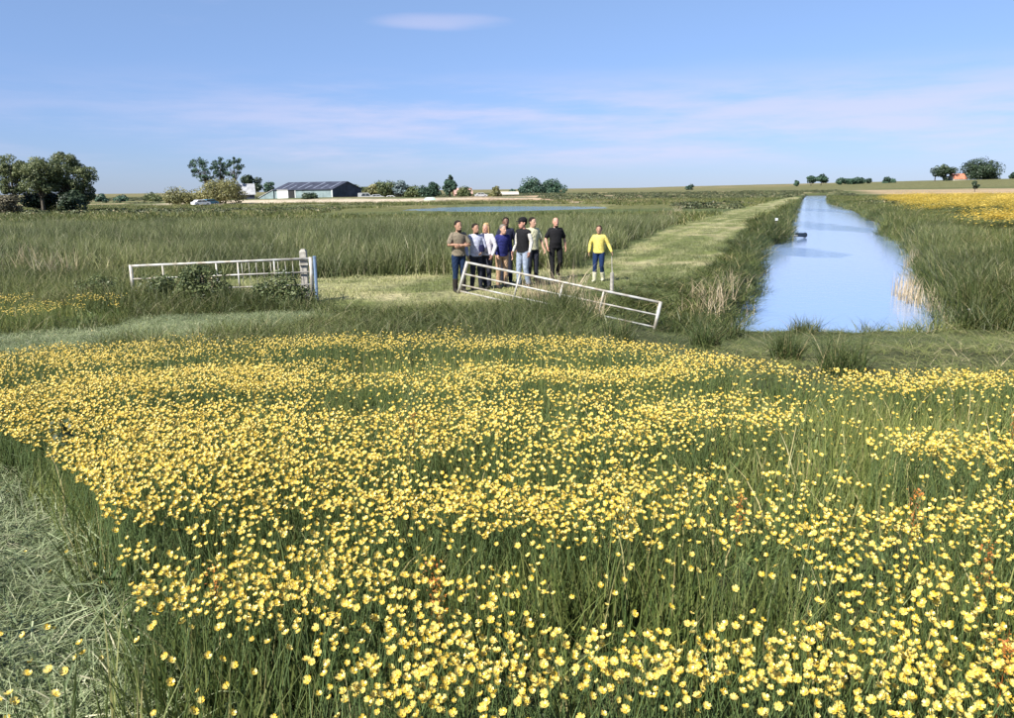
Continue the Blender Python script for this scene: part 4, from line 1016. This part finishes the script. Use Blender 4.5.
# ------------------------------------------------------------------ gates
def bar(root, name, a, b, r, mat, n=8):
    mb = MB(); mb.tube([a, b], r, n); return mb.build(name, mat, root, True)
def gates():
    # right gate: off its hinges, sagging down to the right
    TL, TR = atY(467.5, 262.5, 18.3), atY(660, 302.5, 15.9)
    BL, BR = atY(459.5, 291, 18.3), atY(653, 334, 15.9)
    root = empty('sagging_gate', BL); tag(root, 'long tubular steel gate sagging down into the grass beside the canal', 'gate')
    o = Vector(BL)
    lp = lambda u, v: (TL.lerp(TR, u)).lerp(BL.lerp(BR, u), v) - o
    bar(root, 'top_rail', lp(0, 0), lp(1, 0), .027, M['steel'])
    for v in (.40, .78, 1.0): bar(root, 'rail', lp(0, v), lp(1, v), .019, M['steel'])
    bar(root, 'end_stile', lp(-.002, -.03), lp(-.002, 1.08), .040, M['steel']); bar(root, 'end_stile', lp(1.002, -.03), lp(1.002, 1.04), .036, M['steel'])
    for u in (.30, .53, .735): bar(root, 'upright', lp(u, 0.02), lp(u, 1.0), .022, M['steel'])
    # left gate with its posts
    TL, TR = atY(130.5, 266, 19.0), atY(310.5, 258.5, 18.6)
    dn = 0.86
    root = empty('field_gate', (TL.x, TL.y, TL.z - dn)); tag(root, 'level tubular steel field gate overgrown with scrub, beside a pale square post', 'gate')
    o = Vector((TL.x, TL.y, TL.z - dn))
    lp = lambda u, v: TL.lerp(TR, u) - Vector((0, 0, dn * v)) - o
    bar(root, 'top_rail', lp(0, 0), lp(1, 0), .028, M['steel'])
    for v in (.36, .70, 1.0): bar(root, 'rail', lp(0, v), lp(1, v), .020, M['steel'])
    bar(root, 'end_stile', lp(0, -.03), lp(0, 1.03), .042, M['steel']); bar(root, 'end_stile', lp(1, -.04), lp(1, 1.03), .045, M['steel'])
    for u in (.18, .48, .60, .80): bar(root, 'upright', lp(u, .02), lp(u, 1.0), .02, M['steel'])
    for u in np.linspace(.62, .94, 9): bar(root, 'wire', lp(u, .02), lp(u + .004, .70), .006, M['steel'], 5)
    p = atY(303, 250.5, 18.75); g0 = float(gz(p.x, p.y))
    root = empty('gate_post', (p.x, p.y, g0)); tag(root, 'pale square weathered wooden post at the hung end of the level gate', 'post')
    h = p.z - g0
    mb = MB(); mb.box((0, 0, h / 2 - .2), (.15, .15, h + .4 - .05)); mb.build('shaft', M['post'], root)
    mb = MB(); s = .075; z = h - .025; mb.add([(-s, -s, z), (s, -s, z), (s, s, z), (-s, s, z), (-.04, -.04, z + .06), (.04, -.04, z + .06), (.04, .04, z + .06), (-.04, .04, z + .06)], [(3, 2, 1, 0), (4, 5, 6, 7), (0, 1, 5, 4), (1, 2, 6, 5), (2, 3, 7, 6), (3, 0, 4, 7)]); mb.build('top', M['post'], root)
    for v in (.3, .75):
        mb = MB(); mb.box((.02, -.10, h * v), (.20, .05, .05)); mb.build('hinge', M['steel'], root)
    p = atY(314.5, 257.5, 18.5); g0 = float(gz(p.x, p.y)); h = p.z - g0
    root = empty('blue_pole', (p.x, p.y, g0)); tag(root, 'thin blue pole standing at the hung end of the level gate', 'pole')
    mb = MB(); mb.tube([(0, 0, -.3), (.0, 0, h)], .036, 8); mb.build('shaft', M['bluepipe'], root)
    mb = MB(); mb.tube([(0, 0, h), (0, 0, h + .03)], .042, 8); mb.build('cap', M['bluepipe'], root)
gates()

# ------------------------------------------------------------------ dead reeds, rushes, scrub, sorrel
def tuft(name, label, cat, loc, mat, group=None, **k):
    V, Q, Tt, r = blades(**k)
    me = np_mesh(name, V, quads=Q, tris=Tt, mats=[mat], attrs={'r': ('FLOAT', r.astype(np.float32)), 'tint': ('FLOAT', np.full(len(V), 0.5, np.float32))})
    o = link(name, me); o.location = loc; tag(o, label, cat, group); return o
def plants():
    i = 600
    lab = 'pale straw coloured clump of dead reeds at the right canal margin'
    for px, py, h, n in [(901, 296, 1.0, 55), (908, 300, 1.0, 50), (916, 304, .85, 40), (926, 308, .8, 40), (936, 312, .7, 30), (912, 268, .9, 45), (919, 262, .9, 40), (946, 318, .6, 30), (957, 322, .55, 25)]:
        p = atz(px, py, WZ); i += 1
        tuft('dead_reeds', lab, 'dead reeds', (p.x, p.y, WZ - .05), M['dead'], 'dead reed clumps along the right margin', n=n, rad=.30, h0=h * .5, h1=h, w0=.012, w1=.022, lean=.10, curl=.14, seed=i)
    lab = 'dry pale grass clump on the slope of the left canal bank'
    for px, py, h, n in [(722, 300, .85, 36), (732, 292, .8, 34), (712, 312, .9, 40), (700, 318, .8, 36), (690, 300, .7, 30), (742, 318, .7, 30), (678, 214, 1.1, 60), (668, 219, 1.1, 60), (655, 224, 1.0, 50)]:
        p = on_ground(px, py); i += 1
        tuft('dry_grass_clump', lab if px > 685 else 'dry pale reed clump at the edge of the reed bed by the track', 'dry grass', p, M['dead'], 'dry clumps on the left bank' if px > 685 else 'dry reed clumps by the track', n=n, rad=.45, h0=h * .45, h1=h * 1.1, w0=.008, w1=.016, lean=.25, curl=.35, seed=i)
    for px, py, h, lb in [(568, 306, 1.15, 'tall pale dead stems behind the middle of the sagging gate'), (556, 304, .9, 'shorter pale dead stems left of the tall ones behind the sagging gate'), (590, 318, .65, 'pale dead stems tangled in the lower bars of the sagging gate'), (530, 300, .7, 'thin pale dead stems in front of the person in light jeans')]:
        p = on_ground(px, py); i += 1
        tuft('dead_grass_clump', lb, 'dead stems', p, M['dead'], None, n=90, rad=.32, h0=h * .4, h1=h, w0=.010, w1=.022, lean=.22, curl=.25, seed=i)
    for px, py, h, lb in [(190, 296, .75, 'bare pale stems poking through the scrub at the level gate'), (28, 276, 1.25, 'pale dry reeds standing at the left edge of the reed bed'), (60, 282, 1.15, 'pale dry reeds beside the left edge clump')]:
        p = on_ground(px, py); i += 1
        tuft('dead_grass_clump', lb, 'dead stems', p, M['dead'], None, n=60, rad=.7, h0=h * .5, h1=h, w0=.014, w1=.026, lean=.15, curl=.2, seed=i)
    # dark rush tussocks by the canal head
    for px, py, h, rad, lb in [(706, 350, .55, .22, 'dark green rush tussock between the sagging gate and the canal head'), (786, 360, .48, .22, 'small dark rush tussock just in front of the canal water'), (842, 376, .60, .30, 'largest dark rush tussock, in front of the canal'), (618, 346, .50, .25, 'dark rush tussock under the low end of the sagging gate')]:
        p = on_ground(px, py); i += 1
        tuft('rush_tussock', lb, 'rush tussock', p, M['rush'], None, n=340, rad=rad, h0=h * .5, h1=h * 1.2, w0=.009, w1=.016, lean=.35, curl=.35, seed=i)
    # low bramble scrub in front of the level gate
    for x, b, t, w, Y, lb in [(165, 309, 283, 60, 18.2, 'low bramble scrub under the free end of the level gate'), (203, 310, 268, 58, 18.1, 'bramble scrub under the middle of the level gate'), (284, 309, 277, 66, 17.9, 'bramble scrub at the foot of the pale gate post'), (100, 306, 284, 60, 19.0, 'low dark scrub beyond the free end of the level gate')]:
        tree('bramble_bush', lb, x, b, t - 5, w, Y, T['mid'], 'bush', crown_from=.03, clumps=34, per=130, leaf=.032, tight=.30, shape='dome', trunk_r=.02, depth=.45)
    # rust coloured sorrel in the flowers
    for px, py, h in [(221, 612, .42), (432, 606, .42), (413, 450, .45), (972, 598, .46), (986, 716, .45), (1006, 445, .45), (905, 520, .42), (733, 520, .40), (438, 622, .4)]:
        p = on_ground(px, py + 60 * (py > 480) + 30 * (py <= 480)); i += 1
        g = np.random.default_rng(i); root = empty('sorrel_plant', p); tag(root, 'rust red sorrel plant with a seed spike among the buttercups', 'plant', 'sorrel plants in the meadow')
        mb = MB(); mb.tube([(0, 0, -.02), (.01, 0, h * .6), (.02, .01, h * 1.05)], [.003, .0025, .001], 4); mb.build('stem', M['sorrel'], root)
        n = 90; z = h * (.62 + .42 * g.random(n)); P = np.stack([g.normal(.015, .014, n), g.normal(0, .014, n), z], -1)
        V, Q = leaf_card(P, g.normal(0, 1, (n, 3)), .006, g)
        link('seed_spike', np_mesh('seed_spike', V, quads=Q, mats=[M['sorrel']], attrs={'r': ('FLOAT', np.repeat(g.random(n), 4).astype(np.float32)), 'tint': ('FLOAT', np.full(4 * n, .5, np.float32))}), root)["kind"] = "stuff"
    # dark thistle
    p = on_ground(70, 500); g = np.random.default_rng(77); root = empty('thistle', p); tag(root, 'dark leafy thistle standing among the yellow flowers near the mown corner', 'plant')
    mb = MB(); mb.tube([(0, 0, -.02), (.01, 0, .3), (.0, .01, .52)], [.006, .005, .003], 5); mb.build('stem', M['thistle'], root)
    n = 80; z = .10 + .44 * g.random(n); a = g.random(n) * 6.28; P = np.stack([.05 * np.cos(a), .05 * np.sin(a), z], -1)
    V, Q = leaf_card(P, np.stack([np.cos(a) * .3, np.sin(a) * .3, np.ones(n)], -1) + g.normal(0, .5, (n, 3)), .026, g)
    link('leaves', np_mesh('leaves', V, quads=Q, mats=[M['thistle']], attrs={'r': ('FLOAT', np.repeat(g.random(n), 4).astype(np.float32)), 'tint': ('FLOAT', np.full(4 * n, .5, np.float32))}), root)
plants()

# ------------------------------------------------------------------ people
def remeshed(name, mb, mat, parent, voxel=0.010, iters=4, wrinkle=0.0, seed=0):
    m = mb.mesh('raw'); o = bpy.data.objects.new('raw', m); COL.objects.link(o)
    r = o.modifiers.new('r', 'REMESH'); r.mode = 'VOXEL'; r.voxel_size = voxel
    s = o.modifiers.new('s', 'SMOOTH'); s.factor = 0.5; s.iterations = iters
    dg = bpy.context.evaluated_depsgraph_get(); dg.update()
    me = bpy.data.meshes.new_from_object(o.evaluated_get(dg)); me.name = name
    bpy.data.objects.remove(o); bpy.data.meshes.remove(m)
    if wrinkle:
        n = len(me.vertices); co = np.zeros(n * 3, np.float32); me.vertices.foreach_get('co', co); co = co.reshape(-1, 3)
        no = np.zeros(n * 3, np.float32); me.vertices.foreach_get('normal', no); no = no.reshape(-1, 3)
        w = np.sin(co[:, 2] * 55 + 9 * np.sin(co[:, 0] * 14 + seed) + 5 * np.sin(co[:, 1] * 17)) * (0.4 + 0.6 * np.sin(co[:, 0] * 9 + co[:, 2] * 7 + seed))
        co += no * (w * wrinkle)[:, None]; me.vertices.foreach_set('co', co.ravel()); me.update()
    me.materials.clear(); me.materials.append(mat)
    me.polygons.foreach_set('use_smooth', np.ones(len(me.polygons), bool))
    return link(name, me, parent)
X3, Y3, Z3 = Vector((1, 0, 0)), Vector((0, 1, 0)), Vector((0, 0, 1))
def ell(mb, c, rx, ry, rz, n=12):
    secs = []
    for t in np.linspace(-80, 80, 8):
        q = math.cos(math.radians(t)); secs.append(((c[0], c[1], c[2] + rz * math.sin(math.radians(t))), rx * q, ry * q, X3, Y3))
    mb.loft(secs, n)
def chain(mb, pts, rads, n=12):
    for i in range(len(pts) - 1): mb.capsule(pts[i], pts[i + 1], rads[i], rads[i + 1], n)

_mats = {}
def cloth(name, c, rough=0.85):
    if name not in _mats: _mats[name] = plain(name, c, rough, 0.18, 26, spec=0.2, bump=0.25)
    return _mats[name]
def person(label, px, feet_py, Y, H, face, clothes, pose, hair, skin, build=1.0, head_turn=0.0, bend=0.0, top_style='short', shoe=None, extras=()):
    """local frame: the figure faces -y, its own right hand is at -x"""
    s = H / 1.76
    p = atz(px, feet_py, 0.0); 
    if Y: p = atY(px, feet_py, Y)
    g0 = float(gz(p.x, p.y))
    root = empty('person', (p.x, p.y, g0), face); root.scale = (s,) * 3
    tag(root, label, 'person', 'people standing on the track')
    b = build
    # skeleton -------------------------------------------------------------
    pel = Vector((0, 0, .96))
    def up(x, y, z):            # upper body points swing forward with the bend at the hips
        v = Vector((x, y, z)) - pel; v.rotate(Matrix.Rotation(bend, 3, 'X')); return v + pel
    sh = {sgn: up(sgn * .175 * (.9 + .1 * b), .005, 1.435) for sgn in (-1, 1)}
    hip = {sgn: Vector((sgn * .088 * b, 0, .90)) for sgn in (-1, 1)}
    legs = pose.get('legs', {})
    knee = {}; ank = {}
    for sgn in (-1, 1):
        f = legs.get(sgn, (0.0, 0.0, 0.0)); sx = .025 + .09
        knee[sgn] = Vector((sgn * (.095 * b + .005), -.02 - f[0], .50)); ank[sgn] = Vector((sgn * (.10 * b + .01), f[1], .085 + f[2]))
    arms = pose.get('arms', {})
    elb = {}; wri = {}
    for sgn in (-1, 1):
        e, w = arms.get(sgn, ((.25, .03, 1.15), (.27, -.06, .91)))
        elb[sgn] = up(sgn * e[0], e[1], e[2]); wri[sgn] = up(sgn * w[0], w[1], w[2])
    ht = Matrix.Rotation(head_turn, 3, 'Z')
    hc = up(0, -.02, 1.62)
    def hp(x, y, z):            # head space: centre of the skull at z 0
        v = Vector((x, y, z)) * 1.10; v.rotate(ht); return hc + v
    ax = Vector((1.10, 0, 0)); ax.rotate(ht); ay = Vector((0, 1.10, 0)); ay.rotate(ht)
    # body: one continuous skin --------------------------------------------
    mb = MB()
    mb.loft([(hp(0, -.045, -.118), .022, .022, ax, ay), (hp(0, -.035, -.105), .042, .045, ax, ay), (hp(0, -.018, -.07), .056, .070, ax, ay), (hp(0, -.006, -.025), .067, .086, ax, ay), (hp(0, .004, .03), .073, .095, ax, ay), (hp(0, .008, .075), .067, .088, ax, ay), (hp(0, .008, .108), .048, .066, ax, ay), (hp(0, .008, .126), .020, .03, ax, ay)], 18)
    mb.loft([(hp(0, -.088, .012), .008, .010, ax, ay), (hp(0, -.096, -.010), .012, .014, ax, ay), (hp(0, -.104, -.030), .015, .016, ax, ay), (hp(0, -.092, -.040), .010, .012, ax, ay)], 10)
    mb.capsule(hp(-.018, -.088, -.066), hp(.018, -.088, -.066), .0085, .0085, 8)
    for e in (-1, 1):
        mb.capsule(hp(e * .073, .012, -.020), hp(e * .077, .016, .018), .011, .015, 8)
    mb.capsule(up(0, .012, 1.44), hp(0, .012, -.06), .062, .054, 14)
    def torso(mb, o):
        secs = [(.86, .100, .085, 0), (.90, .150, .105, 0), (.96, .165, .112, .004), (1.05, .152, .105, .0), (1.14, .148, .104, -.004), (1.24, .162, .112, -.004), (1.33, .178, .116, 0), (1.40, .178, .105, .006), (1.45, .140, .085, .012), (1.485, .075, .065, .014)]
        L = []
        for z, rx, ry, dy in secs:
            belly = (b - 1) * .10 * math.exp(-((z - 1.08) / .13) ** 2)
            c = up(0, dy - belly * .7, z) if z > .96 else Vector((0, dy, z))
            L.append((c, rx * (.55 + .45 * b) + o, ry * (.6 + .4 * b) + belly + o, X3, Vector((0, math.cos(bend), math.sin(bend)))))
        return L
    mb.loft(torso(mb, 0), 22)
    for sgn in (-1, 1):
        chain(mb, [sh[sgn] + Vector((-sgn * .025, 0, -.022)), sh[sgn].lerp(elb[sgn], .4), elb[sgn]], [.050, .047, .039]); chain(mb, [elb[sgn], elb[sgn].lerp(wri[sgn], .3), wri[sgn]], [.039, .038, .026])
        chain(mb, [hip[sgn], hip[sgn].lerp(knee[sgn], .45), knee[sgn]], [.088, .078, .055]); chain(mb, [knee[sgn], knee[sgn].lerp(ank[sgn], .35), ank[sgn]], [.055, .057, .038])
        # hand: palm, four fingers of unequal length, thumb from the side of the palm
        d = (wri[sgn] - elb[sgn]).normalized()
        inward = Vector((-sgn, 0, 0)); inward = (inward - d * inward.dot(d))
        if inward.length < .2: inward = Vector((0, 0, -1)) - d * d.z * -1
        inward.normalize(); across = d.cross(inward).normalized()
        if across.y > 0: across = -across          # towards the thumb side, forward
        w0 = wri[sgn]
        mb.loft([(w0 + d * t, a_, b_, across, inward) for t, a_, b_ in ((0, .024, .020), (.03, .034, .018), (.065, .040, .016), (.092, .038, .014))], 12)
        for k, (off, ln) in enumerate(((.030, .068), (.010, .076), (-.011, .070), (-.031, .054))):
            q0 = w0 + d * .088 + across * off; q1 = q0 + (d * .9 + inward * .35).normalized() * ln * .55; q2 = q1 + (d * .6 + inward * .8).normalized() * ln * .45
            chain(mb, [q0, q1, q2], [.0095, .0088, .0075], 8)
        q0 = w0 + d * .028 + across * .030; q1 = q0 + (d * .62 + across * .7 + inward * .2).normalized() * .040; q2 = q1 + (d * .9 + across * .2 + inward * .3).normalized() * .030
        chain(mb, [q0, q1, q2], [.013, .011, .009], 8)
        mb.capsule(ank[sgn] + Vector((0, .02, -.045)), ank[sgn] + Vector((sgn * .015, -.13, -.055)), .036, .028, 10)
    body = remeshed('body', mb, skin, root, .0085, 3)
    for e in (-1, 1):
        m2 = MB(); c = hp(e * .030, -.083, .012); ell(m2, c, .010, .007, .0075, 8); m2.build('eye', cloth('eye_dark', (.03, .025, .02), .3), root, True)
    # clothing ---------------------------------------------------------------
    top_m, leg_m = clothes
    mb = MB(); L = torso(mb, .016)
    hem = .90
    L = [q for q, z in zip(L, (.86, .90, .96, 1.05, 1.14, 1.24, 1.33, 1.40, 1.45, 1.485)) if z >= hem - .001]
    c, rx, ry, a1, a2 = L[0]; L[0] = (Vector((c.x, c.y, hem)), rx + .012, ry + .012, a1, a2)
    mb.loft(L, 22)
    for sgn in (-1, 1):
        end = elb[sgn]
        if top_style == 'short':
            e2 = sh[sgn].lerp(end, .78); chain(mb, [sh[sgn] + Vector((-sgn * .02, 0, -.015)), e2], [.062, .066])
        elif top_style == 'vest':
            mb.capsule(sh[sgn] + Vector((-sgn * .025, 0, -.015)), sh[sgn].lerp(end, .08), .062, .062)
        else:
            chain(mb, [sh[sgn] + Vector((-sgn * .02, 0, -.015)), sh[sgn].lerp(end, .5), end], [.062, .062, .054]); chain(mb, [end, end.lerp(wri[sgn], .55), end.lerp(wri[sgn], .96)], [.056, .050, .040])
    remeshed('top', mb, top_m, root, .011, 3, .0035, px)
    if top_style == 'vest':
        for sgn in (-1, 1):
            mb = MB(); end = elb[sgn]; chain(mb, [sh[sgn] + Vector((-sgn * .02, 0, -.02)), sh[sgn].lerp(end, .5), end], [.056, .056, .050]); chain(mb, [end, end.lerp(wri[sgn], .5), end.lerp(wri[sgn], .95)], [.050, .045, .036])
            remeshed('sleeve', mb, extras['sleeve'], root, .011, 2, .003)
    mb = MB(); mb.loft([(Vector((0, 0, .855)), .125 * b, .095 * b, X3, Y3)] + [(Vector((0, 0, z)), rx * (.55 + .45 * b) + .010, ry * (.6 + .4 * b) + .010, X3, Y3) for z, rx, ry in ((.90, .150, .105), (.96, .163, .111), (1.00, .160, .108))], 20)
    for sgn in (-1, 1):
        lo = knee[sgn].lerp(ank[sgn], .93)
        chain(mb, [hip[sgn], hip[sgn].lerp(knee[sgn], .5), knee[sgn]], [.100, .090, .070]); chain(mb, [knee[sgn], knee[sgn].lerp(lo, .5), lo], [.070, .066, .060])
    remeshed('trousers', mb, leg_m, root, .011, 3, .0035, px + 3)
    shoe_m, boot_h = shoe or (cloth('dark_shoe', (.03, .028, .025), .5), .0)
    for sgn in (-1, 1):
        mb = MB(); a = ank[sgn]; base = a.z - .085
        mb.loft([(Vector((a.x + sgn * ox, a.y + oy, base + oz)), rx, rz, X3, Z3) for ox, oy, oz, rx, rz in ((0, .075, .045, .018, .03), (0, .06, .05, .036, .048), (0, 0, .055, .044, .054), (.006, -.07, .042, .048, .040), (.012, -.14, .034, .048, .032), (.015, -.19, .028, .034, .024), (.015, -.205, .026, .012, .014))], 14)
        if boot_h: mb.capsule(a + Vector((0, 0, -.02)), a.lerp(knee[sgn], boot_h), .062, .075, 14)
        else: mb.capsule(a + Vector((0, 0, -.03)), a + Vector((0, 0, .02)), .052, .050, 12)
        remeshed('boot' if boot_h else 'shoe', mb, shoe_m, root, .011, 2)
    # hair -------------------------------------------------------------------
    kind, hm = hair
    if kind != 'bald':
        mb = MB()
        mb.loft([(hp(0, .030, -.035), .060, .062, ax, ay), (hp(0, .026, .0), .078, .080, ax, ay), (hp(0, .024, .045), .081, .090, ax, ay), (hp(0, .020, .085), .075, .088, ax, ay), (hp(0, .014, .114), .058, .074, ax, ay), (hp(0, .012, .134), .025, .035, ax, ay)], 18)
        if kind == 'long':
            mb.loft([(hp(0, .055, -.20), .060, .030, ax, ay), (hp(0, .055, -.12), .078, .040, ax, ay), (hp(0, .045, -.03), .084, .060, ax, ay), (hp(0, .03, .05), .083, .080, ax, ay)], 14)
            for e in (-1, 1): mb.capsule(hp(e * .072, -.01, .03), hp(e * .080, -.005, -.15), .022, .018, 8)
        if kind == 'tied': ell(mb, hp(0, .115, .04), .035, .04, .04)
        if kind == 'beard': pass
        remeshed('hair', mb, hm, root, .010, 2, .003)
    if 'beard' in extras:
        mb = MB(); mb.loft([(hp(0, -.050, -.135), .022, .022, ax, ay), (hp(0, -.042, -.105), .048, .052, ax, ay), (hp(0, -.030, -.080), .060, .066, ax, ay)], 14); remeshed('beard', mb, extras['beard'], root, .009, 2)
    if 'cap' in extras:
        mb = MB(); mb.loft([(hp(0, .008, .045), .090, .108, ax, ay), (hp(0, .008, .09), .088, .106, ax, ay), (hp(0, .008, .130), .066, .080, ax, ay), (hp(0, .008, .150), .02, .03, ax, ay)], 18)
        mb.loft([(hp(0, -.09, .052), .072, .010, ax, Z3), (hp(0, -.135, .046), .062, .008, ax, Z3), (hp(0, -.165, .040), .030, .006, ax, Z3)], 12)
        remeshed('cap', mb, extras['cap'], root, .009, 2)
    if 'collar' in extras:
        mb = MB(); mb.tube([up(-.06, -.055, 1.475), up(0, -.085, 1.44), up(.06, -.055, 1.475)], .014, 8); mb.build('collar', extras['collar'], root, True)
    return root, dict(wri=wri, elb=elb, up=up, s=s)

def people():
    sk = plain('skin_fair', (.46, .28, .20), .55, .08, 12, spec=.35); sk2 = plain('skin_tan', (.37, .21, .14), .55, .08, 12, spec=.35); sk3 = plain('skin_brown', (.16, .085, .055), .5, .1, 12, spec=.4); skr = plain('skin_ruddy', (.50, .26, .19), .55, .08, 12, spec=.35)
    black_h = plain('hair_black', (.020, .015, .012), .7, .2, 40, spec=.1); brown_h = plain('hair_brown', (.035, .022, .014), .7, .2, 40, spec=.1); blond_h = plain('hair_blond', (.42, .29, .14), .7, .2, 40, spec=.1); grey_h = plain('hair_grey', (.16, .14, .12), .6, .2, 40)
    jeans = cloth('blue_jeans', (.010, .024, .062)); djeans = cloth('dark_trousers', (.022, .024, .036)); black = cloth('black_cloth', (.010, .010, .012)); ljeans = cloth('light_jeans', (.26, .31, .40)); tan_ = cloth('tan_trousers', (.36, .24, .15))
    # 1: arms folded
    person('person in a taupe tee and blue jeans with arms folded beside the gate end', 459.5, 291.5, None, 1.80, .40, (cloth('taupe_tee', (.19, .16, .115)), jeans),
           {'arms': {-1: ((.27, -.06, 1.18), (-.06, -.20, 1.17)), 1: ((.27, -.07, 1.17), (-.02, -.19, 1.14))}}, ('short', black_h), sk2, 1.0, .2, extras={'beard': black_h}, shoe=(cloth('dark_boot', (.025, .022, .02)), .55))
    # 2: pale blue shirt
    person('person with black hair in a pale blue shirt and dark trousers behind the gate', 476.5, 289.5, None, 1.70, .35, (cloth('pale_blue_shirt', (.46, .48, .60)), djeans),
           {'arms': {-1: ((.25, .05, 1.15), (.26, -.10, .93)), 1: ((.24, -.02, 1.16), (.10, -.20, 1.02))}, 'legs': {-1: (.02, .05, 0), 1: (.03, -.05, 0)}}, ('short', black_h), sk2, .98, .3, top_style='long', extras={'beard': black_h})
    # 3: white shirt, blond
    person('blond person in a white shirt and dark trousers next to the pale blue shirt', 487.5, 288.5, None, 1.70, -.60, (cloth('white_shirt', (.58, .55, .60)), djeans),
           {'arms': {-1: ((.24, .0, 1.17), (.12, -.20, 1.08)), 1: ((.26, .04, 1.15), (.25, -.10, .92))}, 'legs': {-1: (.05, .06, .02), 1: (.03, -.06, 0)}}, ('long', blond_h), skr, .95, .1, top_style='long', extras={})
    # 5: dark clothed, behind
    person('person in dark navy clothes standing behind the person in the blue jacket', 506.5, 284, None, 1.78, .1, (cloth('dark_navy_top', (.020, .022, .045)), djeans),
           {}, ('short', black_h), sk3, 1.02, .0, top_style='long', extras={'beard': black_h})
    # 4: blue jacket, tan trousers, stooping
    jk, _ = person('person in a bright navy jacket and tan trousers leaning forward', 502, 288, None, 1.66, .45, (cloth('navy_jacket', (.022, .026, .13)), tan_),
           {'arms': {-1: ((.24, -.02, 1.16), (.22, -.16, .96)), 1: ((.26, .02, 1.15), (.29, -.06, .92))}}, ('short', grey_h), sk, 1.12, .2, .16, top_style='long', extras={})
    emb = MB(); emb.loft([(Vector((t * .05 + .03, -.150 - .0 * t, 1.20 + t * .05)), .012 * (1.05 - abs(t)), .035 * (1.05 - abs(t)), X3, Z3) for t in (-1, -.5, 0, .5, 1)], 10)
    emb.build('emblem', cloth('pale_print', (.45, .45, .5)), jk, True)
    # 6: black body warmer, light jeans
    person('person in a black body warmer with white sleeves and light jeans', 523.5, 288, None, 1.80, -.75, (black, ljeans),
           {'arms': {-1: ((.25, .02, 1.15), (.25, -.10, .92)), 1: ((.25, .04, 1.15), (.26, -.05, .91))}, 'legs': {-1: (.03, -.04, 0), 1: (.02, .06, 0)}}, ('short', black_h), skr, 1.1, -.4, top_style='vest', extras={'sleeve': cloth('white_sleeve', (.50, .48, .45)), 'cap': black})
    # 7: pale tee, behind
    person('person in a pale cream tee standing behind the black body warmer', 532.5, 283.5, None, 1.77, .5, (cloth('cream_tee', (.50, .48, .32)), djeans),
           {'arms': {1: ((.27, .0, 1.16), (.30, -.10, .92))}}, ('short', black_h), sk, 1.05, .3, extras={})
    # 8: black polo, walking
    person('bald bearded person in a black polo and black trousers walking', 555.5, 278.5, None, 1.75, .25, (black, black),
           {'arms': {-1: ((.29, .02, 1.17), (.29, -.12, .94)), 1: ((.285, .06, 1.16), (.30, .0, .92))}, 'legs': {-1: (.04, -.14, 0), 1: (.06, .26, .08)}}, ('bald', black_h), skr, 1.22, .0, extras={'beard': brown_h, 'collar': cloth('pale_collar', (.5, .5, .5))})
    # 9: yellow sweater
    person('person in a yellow sweater, blue jeans and pale boots walking apart from the group', 598.5, 282, None, 1.53, -.35, (cloth('yellow_sweater', (.60, .51, .13)), cloth('bright_jeans', (.010, .027, .085))),
           {'arms': {-1: ((.29, .02, 1.16), (.30, -.06, .93)), 1: ((.30, .04, 1.16), (.42, -.05, .95))}, 'legs': {-1: (.05, -.06, 0), 1: (.04, .10, .02)}}, ('tied', brown_h), sk2, 1.08, .15, top_style='long', extras={}, shoe=(cloth('pale_boot', (.52, .50, .36)), .45))
def bag():
    p = atY(481.8, 252, 20.3)
    root = empty('shoulder_bag', p); tag(root, 'small dark navy bag held between the pale blue shirt and the white shirt', 'bag')
    mb = MB(); mb.loft([((0, 0, z), rx, .045, X3, Y3) for z, rx in ((0, .05), (.02, .075), (.10, .08), (.16, .07), (.18, .05))], 14); mb.build('pouch', cloth('navy_bag', (.012, .013, .05)), root, True)
    mb = MB(); mb.tube([(-.05, 0, .17), (-.02, 0, .27), (.02, 0, .27), (.05, 0, .17)], .008, 6); mb.build('strap', cloth('navy_bag', (.012, .013, .05)), root, True)
people(); bag()
